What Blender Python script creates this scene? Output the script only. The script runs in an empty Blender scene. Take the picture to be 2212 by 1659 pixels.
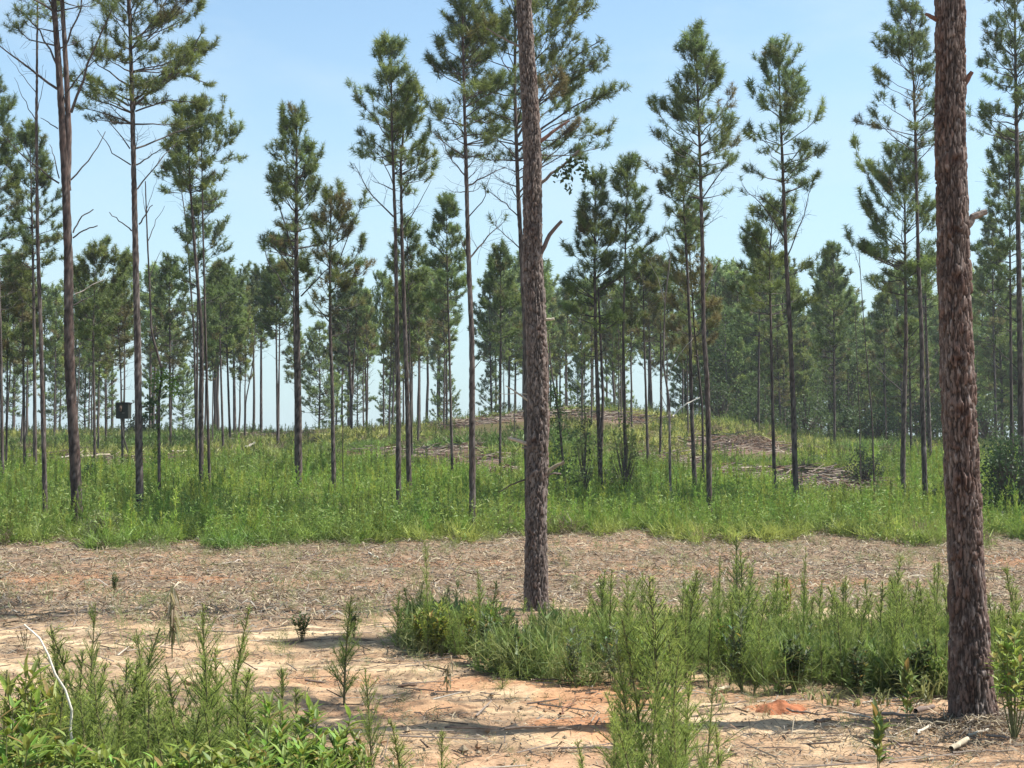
import bpy, math, random
import numpy as np

# ------------------------------------------------------------------ scene, camera, sky, sun
S = bpy.context.scene
COL = S.collection
random.seed(7)
RNG = np.random.default_rng(11)

CAM_Z, PITCH, F, CX, CY = 1.8, math.radians(3.19), 3072.0, 1106.0, 829.5   # survey frame of the photograph: 2212 x 1659
cam_data = bpy.data.cameras.new('camera')
cam_data.lens = 50.0; cam_data.sensor_width = 36.0
cam_data.clip_start = 0.1; cam_data.clip_end = 5000
cam = bpy.data.objects.new('camera', cam_data)
cam.location = (0, 0, CAM_Z); cam.rotation_euler = (math.pi / 2 + PITCH, 0, 0)
COL.objects.link(cam); S.camera = cam

SUN_EL = math.radians(57)
SUN_AZ = math.atan2(0.995, 0.07)            # clockwise from +Y: the sun stands to the right, slightly behind the scene
W = bpy.data.worlds.new('World'); S.world = W; W.use_nodes = True
nt = W.node_tree; nt.nodes.clear()
out = nt.nodes.new('ShaderNodeOutputWorld'); bg = nt.nodes.new('ShaderNodeBackground')
sky = nt.nodes.new('ShaderNodeTexSky'); sky.sky_type = 'NISHITA'; sky.sun_disc = False
sky.sun_elevation = SUN_EL; sky.sun_rotation = SUN_AZ
sky.altitude = 60; sky.air_density = 1.0; sky.dust_density = 0.5; sky.ozone_density = 1.0
tc = nt.nodes.new('ShaderNodeTexCoord'); mp = nt.nodes.new('ShaderNodeMapping')
mp.inputs['Scale'].default_value = (1.0, 1.0, 3.2)
cn = nt.nodes.new('ShaderNodeTexNoise'); cn.inputs['Scale'].default_value = 2.6; cn.inputs['Detail'].default_value = 7; cn.inputs['Roughness'].default_value = 0.55
cr = nt.nodes.new('ShaderNodeValToRGB'); cr.color_ramp.elements[0].position = 0.47; cr.color_ramp.elements[1].position = 0.80
cr.color_ramp.elements[0].color = (0, 0, 0, 1); cr.color_ramp.elements[1].color = (0.55, 0.55, 0.55, 1)
mx = nt.nodes.new('ShaderNodeMix'); mx.data_type = 'RGBA'
mx.inputs[7].default_value = (4.2, 4.5, 4.9, 1)
nt.links.new(tc.outputs['Generated'], mp.inputs['Vector']); nt.links.new(mp.outputs['Vector'], cn.inputs['Vector'])
nt.links.new(cn.outputs['Fac'], cr.inputs['Fac']); nt.links.new(cr.outputs['Color'], mx.inputs[0])
nt.links.new(sky.outputs['Color'], mx.inputs[6]); sx = nt.nodes.new('ShaderNodeSeparateXYZ'); hr = nt.nodes.new('ShaderNodeMapRange')   # pale humid air low over the horizon
hr.inputs['From Min'].default_value = 0.0; hr.inputs['From Max'].default_value = 0.30; hr.inputs['To Min'].default_value = 0.92; hr.inputs['To Max'].default_value = 0.0
hm = nt.nodes.new('ShaderNodeMix'); hm.data_type = 'RGBA'; hm.inputs[7].default_value = (2.45, 3.2, 3.95, 1)
nt.links.new(tc.outputs['Generated'], sx.inputs['Vector']); nt.links.new(sx.outputs['Z'], hr.inputs['Value']); nt.links.new(hr.outputs['Result'], hm.inputs[0])
tint = nt.nodes.new('ShaderNodeMix'); tint.data_type = 'RGBA'; tint.blend_type = 'MULTIPLY'; tint.inputs[0].default_value = 1.0; tint.inputs[7].default_value = (1.0, 1.04, .955, 1)
nt.links.new(mx.outputs[2], hm.inputs[6]); nt.links.new(hm.outputs[2], tint.inputs[6]); nt.links.new(tint.outputs[2], bg.inputs['Color'])
bg.inputs['Strength'].default_value = 0.105
nt.links.new(bg.outputs['Background'], out.inputs['Surface'])

sd = bpy.data.lights.new('sun', 'SUN'); sd.energy = 4.4; sd.angle = math.radians(0.53); sd.color = (1.0, 0.955, 0.88)
sun = bpy.data.objects.new('sun', sd); COL.objects.link(sun)
sun.rotation_euler = (math.pi / 2 - SUN_EL, 0, math.pi - SUN_AZ); sun.location = (30, 5, 60)
S.view_settings.view_transform = 'Standard'; S.view_settings.look = 'None'
S.view_settings.exposure = 1.1; S.view_settings.gamma = 1.0
S.cycles.max_bounces = 6; S.cycles.diffuse_bounces = 3; S.cycles.transmission_bounces = 4; S.cycles.transparent_max_bounces = 8

# ------------------------------------------------------------------ helpers
def lerp(a, b, t): return a + (b - a) * t
def sstep(a, b, x):
    t = np.clip((x - a) / (b - a), 0, 1); return t * t * (3 - 2 * t)
def hsh(i, j, s):
    h = (i.astype(np.int64) * 374761393 + j.astype(np.int64) * 668265263 + s * 1274126177) & 0xFFFFFFFF
    h = ((h ^ (h >> 13)) * 1274126177) & 0xFFFFFFFF
    return ((h ^ (h >> 16)) & 0xFFFF) / 65535.0
def vnoise(x, y, s=0):
    xi = np.floor(x); yi = np.floor(y); u = x - xi; v = y - yi
    u = u * u * (3 - 2 * u); v = v * v * (3 - 2 * v)
    a = hsh(xi, yi, s); b = hsh(xi + 1, yi, s); c = hsh(xi, yi + 1, s); d = hsh(xi + 1, yi + 1, s)
    return lerp(lerp(a, b, u), lerp(c, d, u), v)
def fbm(x, y, s=0, o=4):
    t = 0; a = 0.5
    for k in range(o):
        t = t + a * vnoise(x * 2 ** k, y * 2 ** k, s + k * 17); a *= 0.5
    return t / (1 - 0.5 ** o)

_py = np.array([-60, 0, 10, 20, 29, 33, 42, 55, 70, 85, 100, 150, 400, 3000.])
_pz = np.array([0, 0, 0, 0.03, 0.18, 0.40, 1.02, 1.90, 2.80, 3.38, 3.45, 3.2, 1.0, -10.])
def ground(x, y):
    x = np.asarray(x, float); y = np.asarray(y, float)
    z = (np.interp(y - 1.5, _py, _pz) + np.interp(y, _py, _pz) + np.interp(y + 1.5, _py, _pz)) / 3
    z = z + 1.45 * np.exp(-((x - 3.5) / 8.5) ** 2 - ((y - 75) / 15) ** 2)
    z = z - 0.5 * sstep(6, 30, x) * sstep(35, 75, y) * (1 - sstep(90, 130, y))
    k = sstep(34, 60, y)
    z = z + (fbm(x * 0.25, y * 0.25, 3) - 0.5) * (0.12 + 0.35 * k)
    z = z + (fbm(x * 1.6, y * 1.6, 9) - 0.5) * 0.09
    return z
def gz(x, y): return float(ground(x, y))
def P(px, row, d):
    a = (px - CX) / F; b = (CY - row) / F
    dy = math.cos(PITCH) - b * math.sin(PITCH); dz = math.sin(PITCH) + b * math.cos(PITCH)
    t = d / dy
    return np.array([a * t, d, CAM_Z + dz * t])
def hit(px, row, lift=0.0):
    """first point of the terrain, lifted by LIFT, on the sight line through a surveyed point"""
    ds = np.arange(4, 140, 0.1)
    a = (px - CX) / F; b = (CY - row) / F
    dy = math.cos(PITCH) - b * math.sin(PITCH); dz = math.sin(PITCH) + b * math.cos(PITCH)
    t = ds / dy
    g = ground(a * t, ds) + lift - (CAM_Z + dz * t)
    k = np.argmax(g > 0) if (g > 0).any() else len(ds) - 1
    return float(a * t[k]), float(ds[k])

class MB:
    """collects triangles, quads and tubes, then links them as ONE mesh object"""
    def __init__(s): s.V = []; s.C = []; s.T = []; s.Q = []; s.TM = []; s.QM = []; s.n = 0
    def add(s, V, T=None, Q=None, col=(0.1, 0.1, 0.1), mat=0):
        V = np.asarray(V, np.float32).reshape(-1, 3); c = np.asarray(col, np.float32)
        if c.ndim == 1: c = np.broadcast_to(c, (len(V), 3))
        s.V.append(V); s.C.append(c)
        if T is not None:
            T = np.asarray(T, np.int64).reshape(-1, 3) + s.n; s.T.append(T); s.TM.append(np.full(len(T), mat, np.int32))
        if Q is not None:
            Q = np.asarray(Q, np.int64).reshape(-1, 4) + s.n; s.Q.append(Q); s.QM.append(np.full(len(Q), mat, np.int32))
        s.n += len(V)
    def tris(s, V, col, mat=0):
        """V (n,3,3) loose triangles; col (n,3) or (n,3,3) or one colour"""
        V = np.asarray(V, np.float32); n = len(V)
        if n == 0: return
        c = np.asarray(col, np.float32)
        if c.ndim == 2: c = np.repeat(c, 3, axis=0)
        elif c.ndim == 3: c = c.reshape(-1, 3)
        s.add(V.reshape(-1, 3), T=np.arange(n * 3).reshape(n, 3), col=c, mat=mat)
    def tube(s, pts, rad, sides=8, col=(0.1, 0.08, 0.07), mat=0, cap=True):
        pts = np.asarray(pts, float); rad = np.asarray(rad, float); n = len(pts)
        tg = np.gradient(pts, axis=0); tg /= np.linalg.norm(tg, axis=1)[:, None] + 1e-9
        ref = np.array([0.0, 1.0, 0.0]) if abs(tg[0][1]) < 0.8 else np.array([1.0, 0, 0])
        u = np.cross(tg, ref); u /= np.linalg.norm(u, axis=1)[:, None] + 1e-9
        w = np.cross(tg, u)
        a = np.arange(sides) * 2 * math.pi / sides
        V = pts[:, None] + rad[:, None, None] * (np.cos(a)[None, :, None] * u[:, None] + np.sin(a)[None, :, None] * w[:, None])
        i = np.arange(n - 1)[:, None] * sides; j = np.arange(sides)[None]; k = (j + 1) % sides
        Q = np.stack([i + j, i + k, i + sides + k, i + sides + j], -1).reshape(-1, 4)
        V = V.reshape(-1, 3); T = None
        if cap:
            V = np.vstack([V, pts[-1:]]); m = len(V) - 1; b = (n - 1) * sides
            T = [(b + q, b + (q + 1) % sides, m) for q in range(sides)]
        c = np.asarray(col, float)
        if c.ndim == 2 and len(c) == n:
            c = np.repeat(c, sides, axis=0)
            if cap: c = np.vstack([c, c[-1:]])
        s.add(V, T=T, Q=Q, col=c, mat=mat)
    def sticks(s, A, B, ra, rb, col, mat=0):
        """many thin three-sided twigs A->B"""
        A = np.asarray(A, float).reshape(-1, 3); B = np.asarray(B, float).reshape(-1, 3); n = len(A)
        if n == 0: return
        t = B - A; t /= np.linalg.norm(t, axis=1)[:, None] + 1e-9
        ref = np.where(np.abs(t[:, 2:3]) > 0.8, [[1.0, 0, 0]], [[0, 0, 1.0]])
        u = np.cross(t, ref); u /= np.linalg.norm(u, axis=1)[:, None] + 1e-9; w = np.cross(t, u)
        ra = np.broadcast_to(np.asarray(ra, float), (n,)); rb = np.broadcast_to(np.asarray(rb, float), (n,))
        an = np.array([0, 2.094, 4.189])
        o = np.cos(an)[None, :, None] * u[:, None] + np.sin(an)[None, :, None] * w[:, None]
        V = np.concatenate([A[:, None] + o * ra[:, None, None], B[:, None] + o * rb[:, None, None]], 1)
        q = np.array([[0, 1, 4, 3], [1, 2, 5, 4], [2, 0, 3, 5]])
        Q = (np.arange(n)[:, None, None] * 6 + q[None]).reshape(-1, 4)
        c = np.asarray(col, float)
        if c.ndim == 2: c = np.repeat(c, 6, axis=0)
        s.add(V.reshape(-1, 3), Q=Q, col=c, mat=mat)
    def mesh(s, name, mats, smooth=False):
        me = bpy.data.meshes.new(name)
        V = np.concatenate(s.V); C = np.concatenate(s.C)
        T = np.concatenate(s.T) if s.T else np.zeros((0, 3), np.int64); Q = np.concatenate(s.Q) if s.Q else np.zeros((0, 4), np.int64)
        nl = T.size + Q.size; npoly = len(T) + len(Q)
        me.vertices.add(len(V)); me.vertices.foreach_set('co', np.ascontiguousarray(V, np.float32).ravel())
        me.loops.add(nl); me.loops.foreach_set('vertex_index', np.concatenate([T.ravel(), Q.ravel()]).astype(np.int32))
        me.polygons.add(npoly)
        me.polygons.foreach_set('loop_start', np.concatenate([np.arange(len(T)) * 3, T.size + np.arange(len(Q)) * 4]).astype(np.int32))
        mi = np.concatenate((s.TM if s.T else []) + (s.QM if s.Q else []) + [np.zeros(0, np.int32)]).astype(np.int32)
        me.polygons.foreach_set('material_index', mi)
        if smooth: me.polygons.foreach_set('use_smooth', np.ones(npoly, bool))
        else: me.polygons.foreach_set('use_smooth', np.zeros(npoly, bool))
        a = me.color_attributes.new('Col', 'FLOAT_COLOR', 'POINT')
        a.data.foreach_set('color', np.concatenate([C, np.ones((len(C), 1), np.float32)], 1).astype(np.float32).ravel())
        for m in (mats if isinstance(mats, (list, tuple)) else [mats]): me.materials.append(m)
        me.update(calc_edges=True)
        return me
    def build(s, name, mats, parent=None, smooth=False, loc=None):
        if loc is not None:
            for v in s.V: pass
        me = s.mesh(name, mats, smooth)
        o = bpy.data.objects.new(name, me); COL.objects.link(o)
        if parent is not None: o.parent = parent
        return o

def tag(o, label=None, cat=None, group=None, kind=None):
    if label: o['label'] = label
    if cat: o['category'] = cat
    if group: o['group'] = group
    if kind: o['kind'] = kind
    return o
def thing(name, loc, label, cat, group=None, rz=0.0, sc=1.0):
    o = bpy.data.objects.new(name, None); COL.objects.link(o)
    o.location = loc; o.rotation_euler = (0, 0, rz); o.scale = (sc, sc, sc); o.empty_display_size = 0.2
    return tag(o, label, cat, group)
def copy_thing(src, loc, rz, sc, label, group=None):
    r = src.copy(); COL.objects.link(r)
    r.location = loc; r.rotation_euler = (0, 0, rz); r.scale = sc if isinstance(sc, (tuple, list)) else (sc, sc, sc)
    r['label'] = label
    if group: r['group'] = group
    for ch in src.children:
        c = ch.copy(); COL.objects.link(c); c.parent = r
    return r

# ------------------------------------------------------------------ materials
def new_mat(name):
    m = bpy.data.materials.new(name); m.use_nodes = True; n = m.node_tree; n.nodes.clear()
    o = n.nodes.new('ShaderNodeOutputMaterial'); return m, n, o
def leaf_mat(name, transl=0.35, gloss=0.05, vary=0.18, rough=0.55):
    m, n, o = new_mat(name); L = n.links.new
    at = n.nodes.new('ShaderNodeAttribute'); at.attribute_name = 'Col'
    oi = n.nodes.new('ShaderNodeObjectInfo')
    mr = n.nodes.new('ShaderNodeMapRange'); mr.inputs['To Min'].default_value = 1 - vary; mr.inputs['To Max'].default_value = 1 + vary
    L(oi.outputs['Random'], mr.inputs['Value'])
    hs = n.nodes.new('ShaderNodeHueSaturation'); L(at.outputs['Color'], hs.inputs['Color']); L(mr.outputs['Result'], hs.inputs['Value'])
    d = n.nodes.new('ShaderNodeBsdfDiffuse'); t = n.nodes.new('ShaderNodeBsdfTranslucent'); g = n.nodes.new('ShaderNodeBsdfGlossy')
    g.inputs['Roughness'].default_value = rough; g.inputs['Color'].default_value = (0.9, 0.95, 0.9, 1)
    L(hs.outputs['Color'], d.inputs['Color']); L(hs.outputs['Color'], t.inputs['Color'])
    m1 = n.nodes.new('ShaderNodeMixShader'); m1.inputs[0].default_value = transl
    L(d.outputs[0], m1.inputs[1]); L(t.outputs[0], m1.inputs[2])
    m2 = n.nodes.new('ShaderNodeMixShader'); m2.inputs[0].default_value = gloss
    L(m1.outputs[0], m2.inputs[1]); L(g.outputs[0], m2.inputs[2]); L(m2.outputs[0], o.inputs['Surface'])
    return m
def rough_mat(name, nscale=(40, 40, 8), amount=0.5, bump=0.4, rough=0.9, dist=0.01):
    """surface colour from the mesh, broken up by noise, with bump"""
    m, n, o = new_mat(name); L = n.links.new
    at = n.nodes.new('ShaderNodeAttribute'); at.attribute_name = 'Col'
    tcx = n.nodes.new('ShaderNodeTexCoord'); mpp = n.nodes.new('ShaderNodeMapping'); mpp.inputs['Scale'].default_value = nscale
    L(tcx.outputs['Object'], mpp.inputs['Vector'])
    nz = n.nodes.new('ShaderNodeTexNoise'); nz.inputs['Scale'].default_value = 1.0; nz.inputs['Detail'].default_value = 6; nz.inputs['Roughness'].default_value = 0.65
    L(mpp.outputs['Vector'], nz.inputs['Vector'])
    mr = n.nodes.new('ShaderNodeMapRange'); mr.inputs['From Min'].default_value = 0.25; mr.inputs['From Max'].default_value = 0.75
    mr.inputs['To Min'].default_value = 1 - amount; mr.inputs['To Max'].default_value = 1 + amount
    L(nz.outputs['Fac'], mr.inputs['Value'])
    vm = n.nodes.new('ShaderNodeVectorMath'); vm.operation = 'SCALE'
    L(at.outputs['Color'], vm.inputs[0]); L(mr.outputs['Result'], vm.inputs['Scale'])
    p = n.nodes.new('ShaderNodeBsdfPrincipled'); p.inputs['Roughness'].default_value = rough
    p.inputs['Specular IOR Level'].default_value = 0.2
    L(vm.outputs[0], p.inputs['Base Color'])
    b = n.nodes.new('ShaderNodeBump'); b.inputs['Strength'].default_value = bump; b.inputs['Distance'].default_value = dist
    L(nz.outputs['Fac'], b.inputs['Height']); L(b.outputs['Normal'], p.inputs['Normal'])
    L(p.outputs[0], o.inputs['Surface'])
    return m
M_NEEDLE = leaf_mat('pine_needles', 0.45, 0.03, 0.15)
M_LEAF = leaf_mat('green_leaves', 0.45, 0.025, 0.12)
M_WEED = leaf_mat('feathery_weed', 0.5, 0.01, 0.14)
M_STRAW = leaf_mat('dry_straw', 0.15, 0.03, 0.0)
M_BARK = rough_mat('pine_bark', (55, 55, 9), 0.45, 0.5, 0.92, 0.02)
M_BARKN = rough_mat('flaky_pine_bark', (130, 130, 45), 0.40, 0.5, 0.9, 0.006)
M_WOOD = rough_mat('dead_wood', (60, 60, 20), 0.35, 0.4, 0.85, 0.006)
M_SOIL = rough_mat('bare_soil', (14, 22, 14), 0.32, 0.8, 0.95, 0.03)
M_PANEL = rough_mat('dark_panel', (8, 8, 30), 0.3, 0.2, 0.8, 0.005)

# ------------------------------------------------------------------ the ground, one sheet out to the horizon
def litter_zone(x, y):
    """0..1: raked logging litter between the sandy track and the weeds"""
    e = 17.0 + 7.0 * (fbm(x * 0.35, y * 0.25, 41) - 0.5) + 2.5 * (fbm(x * 1.5, y * 1.2, 42) - .5)
    return sstep(e - 0.8, e + 1.4, y)
def weed_edge(x):
    return 28.8 + 4.5 * (fbm(x * 0.22, x * 0 + 3.3, 51) - 0.5) + 3.0 * (vnoise(x * 1.1, x * 0, 52) - 0.5) + 1.6 * (vnoise(x * 3.3, x * 0, 53) - 0.5) + 0.8 * sstep(-3, 0, x) * (1 - sstep(2, 5, x)) - 1.6 * sstep(-4, -8, x)
SLASH = []      # bare, litter-strewn patches on the slope: centre x, y, radii
for (px, row, rx, ry) in [(800, 938, 4.8, 4.4), (640, 945, 4.0, 3.0), (1090, 908, 4.0, 3.5), (1330, 905, 2.4, 2.2), (1660, 1030, 3.0, 2.4), (1790, 1060, 1.9, 1.7),
                          (1590, 965, 2.4, 3.0), (900, 985, 2.8, 1.6), (1010, 1000, 2.2, 1.2), (1080, 1030, 1.0, 0.8), (250, 1000, 4.0, 1.0), (1440, 1000, 1.6, 1.8)]:
    hx, hy = hit(px, row); SLASH.append((hx, hy, rx, ry))
def slash_w(x, y, ext=0.0):
    w = 0 * x
    for (a, b, c, d) in SLASH:
        r = ((x - a) / c) ** 2 + ((y - b) / np.where(y < b, d + ext * np.clip((b - 30) / 25, .45, 1), d)) ** 2 + (fbm(x * 0.8, y * 0.8, 71) - 0.5) * 1.4
        w = np.maximum(w, 1 - sstep(0.55, 1.1, r))
    return w
CLAY = []
for (px, row, rx, ry, k) in [(1290, 1500, 0.62, 1.0, .62), (1260, 1570, 0.5, 0.4, 0.7), (1680, 1532, 0.3, 0.16, 1.2), (1000, 1480, 0.5, 0.5, 0.5), (2180, 1212, 1.4, 1.0, 0.6), (1800, 1262, 1.9, 0.7, 0.5),
                             (700, 1470, 0.6, 0.5, 0.35), (420, 1250, 1.0, 0.5, 0.5), (950, 1215, 1.6, 0.7, 0.5), (120, 1255, 1.2, 0.8, 0.4), (1430, 1230, 1.2, 0.5, 0.4), (880, 1540, 0.6, 0.5, 0.4)]:
    hx, hy = hit(px, row); CLAY.append((hx, hy, rx, ry, k))
def ground_color(x, y):
    n1 = fbm(x * 0.55, y * 1.1, 21); n2 = fbm(x * 2.2, y * 5.0, 22); n3 = fbm(x * 7, y * 11, 23)
    sand = np.stack([0.56 + 0 * x, 0.455 + 0 * x, 0.30 + 0 * x], -1) * (0.72 + 0.55 * n2)[..., None]
    pale = np.array([0.66, 0.575, 0.43]); dirt = np.array([0.30, 0.215, 0.145])
    sand = lerp(sand, pale, (sstep(0.52, 0.72, n2) * 0.6)[..., None])
    sand = lerp(sand, dirt, (sstep(0.50, 0.68, fbm(x * 1.3, y * 3.4, 24)) * 0.75)[..., None])
    pink = np.array([0.47, 0.30, 0.19])
    sand = lerp(sand, pink, (np.clip(sstep(0.46, 0.64, fbm(x * 0.7, y * 1.7, 25)) * 0.5 + .28 * sstep(13.2, 11.5, y), 0, 1))[..., None])
    sand = lerp(sand, np.array([.25, .18, .125]), (sstep(.53, .60, fbm(x * 1.1, y * 6.5, 29)) * .6 + sstep(.55, .62, fbm(x * 4.0, y * 13, 30)) * .35)[..., None])
    lit = lerp(np.array([0.235, 0.18, 0.135]), np.array([0.36, 0.275, 0.195]), n1[..., None]) * (0.6 + 0.8 * n3)[..., None]
    lit = lerp(lit, np.array([0.45, 0.29, 0.19]), (sstep(0.55, 0.7, fbm(x * 0.5, y * 1.0, 27)) * 0.6)[..., None])
    c = lerp(sand, lit, litter_zone(x, y)[..., None])
    for (a, b, rx, ry, k) in CLAY:
        r = ((x - a) / rx) ** 2 + ((y - b) / ry) ** 2 + (fbm(x * 3, y * 5, 28) - 0.5) * 1.3
        c = lerp(c, np.array([0.47, 0.235, 0.12]) * (0.7 + 0.6 * n3)[..., None], (np.clip(k * (1 - sstep(0.25, 1.1, r)), 0, 1))[..., None])
    wd = lerp(np.array([0.085, 0.085, 0.035]), np.array([0.16, 0.14, 0.065]), n1[..., None])
    we = sstep(-0.6, 0.6, y - weed_edge(x))
    c = lerp(c, wd, we[..., None])
    sl = lerp(np.array([0.16, 0.115, 0.09]), np.array([0.30, 0.225, 0.17]), n3[..., None])
    c = lerp(c, sl, (slash_w(x, y) * we)[..., None])
    return np.clip(c * lerp(np.array([.83, .76, .69]), np.array([.69, .63, .56]), np.maximum(we, litter_zone(x, y))[..., None]), 0.01, 0.8)
xs = np.concatenate([-np.geomspace(2500, 17, 60), np.arange(-16, -7, 0.16), np.arange(-7, 7, 0.065), np.arange(7, 16, 0.16), np.geomspace(17, 2500, 60)])
ys = np.concatenate([np.arange(-40, 4, 1.5), np.arange(4, 18, 0.06), np.arange(18, 34, 0.12), np.arange(34, 100, 0.7), np.geomspace(101, 3000, 50)])
X, Y = np.meshgrid(xs, ys)
Z = ground(X, Y)
near = (1 - sstep(26, 32, Y)) * (1 - sstep(15, 16, np.abs(X)))
Z = Z + near * ((fbm(X * 3.0, Y * 5.0, 31) - 0.5) * 0.055 + (fbm(X * 11, Y * 14, 32, 3) - 0.5) * 0.045 + (fbm(X * 4, Y * 4, 33) - 0.5) * 0.07 * litter_zone(X, Y))
rut = np.exp(-((Y - 13.6 - .25 * np.sin(X * .5)) / 0.22) ** 2) + np.exp(-((Y - 12.1 - .25 * np.sin(X * .5)) / 0.22) ** 2) * (X < -.6) + np.exp(-((Y - 9.5 - .2 * np.sin(X * .6)) / 0.2) ** 2) + np.exp(-((Y - 8.2 - .2 * np.sin(X * .6)) / 0.2) ** 2)
Z = Z - near * (1 - litter_zone(X, Y)) * rut * (0.045 + .02 * np.sin((X + .3 * Y) * 42))
gb = MB(); ny, nx = X.shape
idx = np.arange(ny * nx).reshape(ny, nx)
gb.add(np.stack([X, Y, Z], -1).reshape(-1, 3), Q=np.stack([idx[:-1, :-1], idx[:-1, 1:], idx[1:, 1:], idx[1:, :-1]], -1).reshape(-1, 4), col=ground_color(X, Y).reshape(-1, 3))
tag(gb.build('ground', M_SOIL, smooth=True), kind='structure')

# ------------------------------------------------------------------ bark
def bark_tube(mb, pts, rad, rows, sides, cw, ch, depth, seed, knots=(), tone=1.0, red=0.5):
    """a trunk whose plates are real relief: stretched cells on a cylinder; knots = (u 0..1 along, angle, size)"""
    pts = np.asarray(pts, float); rad = np.asarray(rad, float)
    seg = np.concatenate([[0], np.cumsum(np.linalg.norm(np.diff(pts, axis=0), axis=1))]); Ln = seg[-1]
    s = np.linspace(0, Ln, rows)
    # smooth path
    c = np.stack([np.interp(s, seg, pts[:, k]) for k in range(3)], -1)
    r = np.interp(s, seg, rad)
    kk = max(3, rows // 24) | 1; pad = kk // 2
    ker = np.ones(kk) / kk
    for k in range(3):
        e = np.concatenate([c[:1, k] + (c[:1, k] - c[1:pad + 1, k][::-1]), c[:, k], 2 * c[-1:, k] - c[-pad - 1:-1, k][::-1]]); c[:, k] = np.convolve(e, ker, 'valid')
    a = np.linspace(0, 2 * math.pi, sides, endpoint=False) + math.pi / 2
    A, Sg = np.meshgrid(a, s)
    R = np.repeat(r[:, None], sides, 1)
    nc = max(5, int(round(2 * math.pi * rad[0] / cw)))
    u = A / (2 * math.pi) * nc; v = Sg / ch
    u = u + (fbm(np.cos(A) * 5 + 9, Sg * 7 + np.sin(A) * 5, seed + 3) - 0.5) * 1.6; v = v + (fbm(np.cos(A) * 6 + 9, Sg * 6 + np.sin(A) * 6, seed + 4) - 0.5) * 2.0
    ui = np.floor(u); vi = np.floor(v)
    f1 = np.full(u.shape, 9.0); f2 = np.full(u.shape, 9.0); idc = np.zeros(u.shape)
    for du in (-1, 0, 1):
        for dv in (-1, 0, 1):
            cu = ui + du; cv = vi + dv; cm = np.mod(cu, nc)
            d = np.sqrt((cu + 0.15 + 0.7 * hsh(cm, cv, seed) - u) ** 2 + (cv + 0.1 + 0.8 * hsh(cm, cv, seed + 1) - v) ** 2)
            idn = hsh(cm, cv, seed + 2)
            m = d < f1
            f2 = np.where(m, f1, np.minimum(f2, d)); idc = np.where(m, idn, idc); f1 = np.where(m, d, f1)
    e = f2 - f1
    uu = A / (2 * math.pi) * nc; ww = Sg / ch
    crack = np.minimum(np.abs(fbm(uu * .75 + 3, ww * .30 + (fbm(uu * .5, ww * .6, seed + 14) - .5) * .8, seed + 12, 3) - .5), np.abs(fbm(uu * 1.3 + 31, ww * .42, seed + 13, 3) - .5) * 1.15)
    e = np.minimum(e * 1.15 + .20 * (fbm(uu * .6, ww * .6, seed + 15) - .35), crack * 7.0 + .02)
    pl = sstep(0.0, 0.34, e + (fbm(A * 9, Sg * 30, seed + 11) - .5) * .22)
    h = pl * (0.55 + 0.6 * idc) + (fbm(A * 14, Sg * 22, seed + 6) - 0.5) * 0.5
    lump = (fbm(np.cos(A) * 1.5 + 4, Sg * 1.6 + np.sin(A) * 1.5, seed + 7) - 0.5) * 0.16 + (fbm(np.cos(A) * 2.5 + 4, Sg * 6 + np.sin(A) * 2.5, seed + 17) - 0.5) * 0.09
    RR = R * (1 + lump) + depth * (h - 0.6)
    gray = np.array([0.175, 0.142, 0.126]); redc = np.array([0.150, 0.094, 0.076]); palec = np.array([0.34, 0.29, 0.265]); dark = np.array([0.040, 0.029, 0.025])
    mixr = np.clip(fbm(np.cos(A) + 3, Sg * 0.9 + np.sin(A), seed + 8) * 1.6 - 0.4 + (red - 0.5) * 1.2 + (idc - 0.5) * 0.7, 0, 1)
    cc = lerp(gray, redc, mixr[..., None]) * (0.80 + 0.4 * hsh(np.floor(idc * 4096), vi * 0, seed + 9))[..., None]
    fl = sstep(.60, .70, fbm(A * 5 / (2 * math.pi) * nc * .35, Sg / ch * 2.2, seed + 10)) * sstep(0.08, 0.3, e)
    cc = lerp(cc, palec, (fl * 0.65)[..., None])
    cc = lerp(np.broadcast_to(dark, cc.shape), cc, (0.10 + 0.90 * sstep(0.15, 0.8, pl))[..., None])
    for (ks, ka, kz) in knots:
        dd = np.sqrt(((np.angle(np.exp(1j * (A - ka)))) * R / kz) ** 2 + ((Sg - ks) / (kz * 0.8)) ** 2)
        RR = RR + kz * 0.22 * np.exp(-dd ** 2 * 0.6) - kz * 0.30 * np.exp(-(dd * 2.2) ** 2)
        cc = lerp(cc, np.array([0.06, 0.03, 0.022]), (np.exp(-(dd * 1.5) ** 2) * 0.85)[..., None])
    flare = 1 + 0.06 * np.exp(-Sg / 0.35) + 0.16 * np.exp(-Sg / 0.08) * (1 + 0.5 * np.sin(A * 4 + seed))
    RR = RR * flare
    V = np.stack([c[:, 0:1] + RR * np.cos(A), c[:, 1:2] + RR * np.sin(A), np.repeat(c[:, 2:3], sides, 1)], -1)
    ii = np.arange(rows - 1)[:, None] * sides; j = np.arange(sides)[None]; k = (j + 1) % sides
    Q = np.stack([ii + j, ii + k, ii + sides + k, ii + sides + j], -1).reshape(-1, 4)
    mb.add(V.reshape(-1, 3), Q=Q, col=np.clip(cc * tone, 0.01, 0.7).reshape(-1, 3))
    return c, r, s

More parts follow.
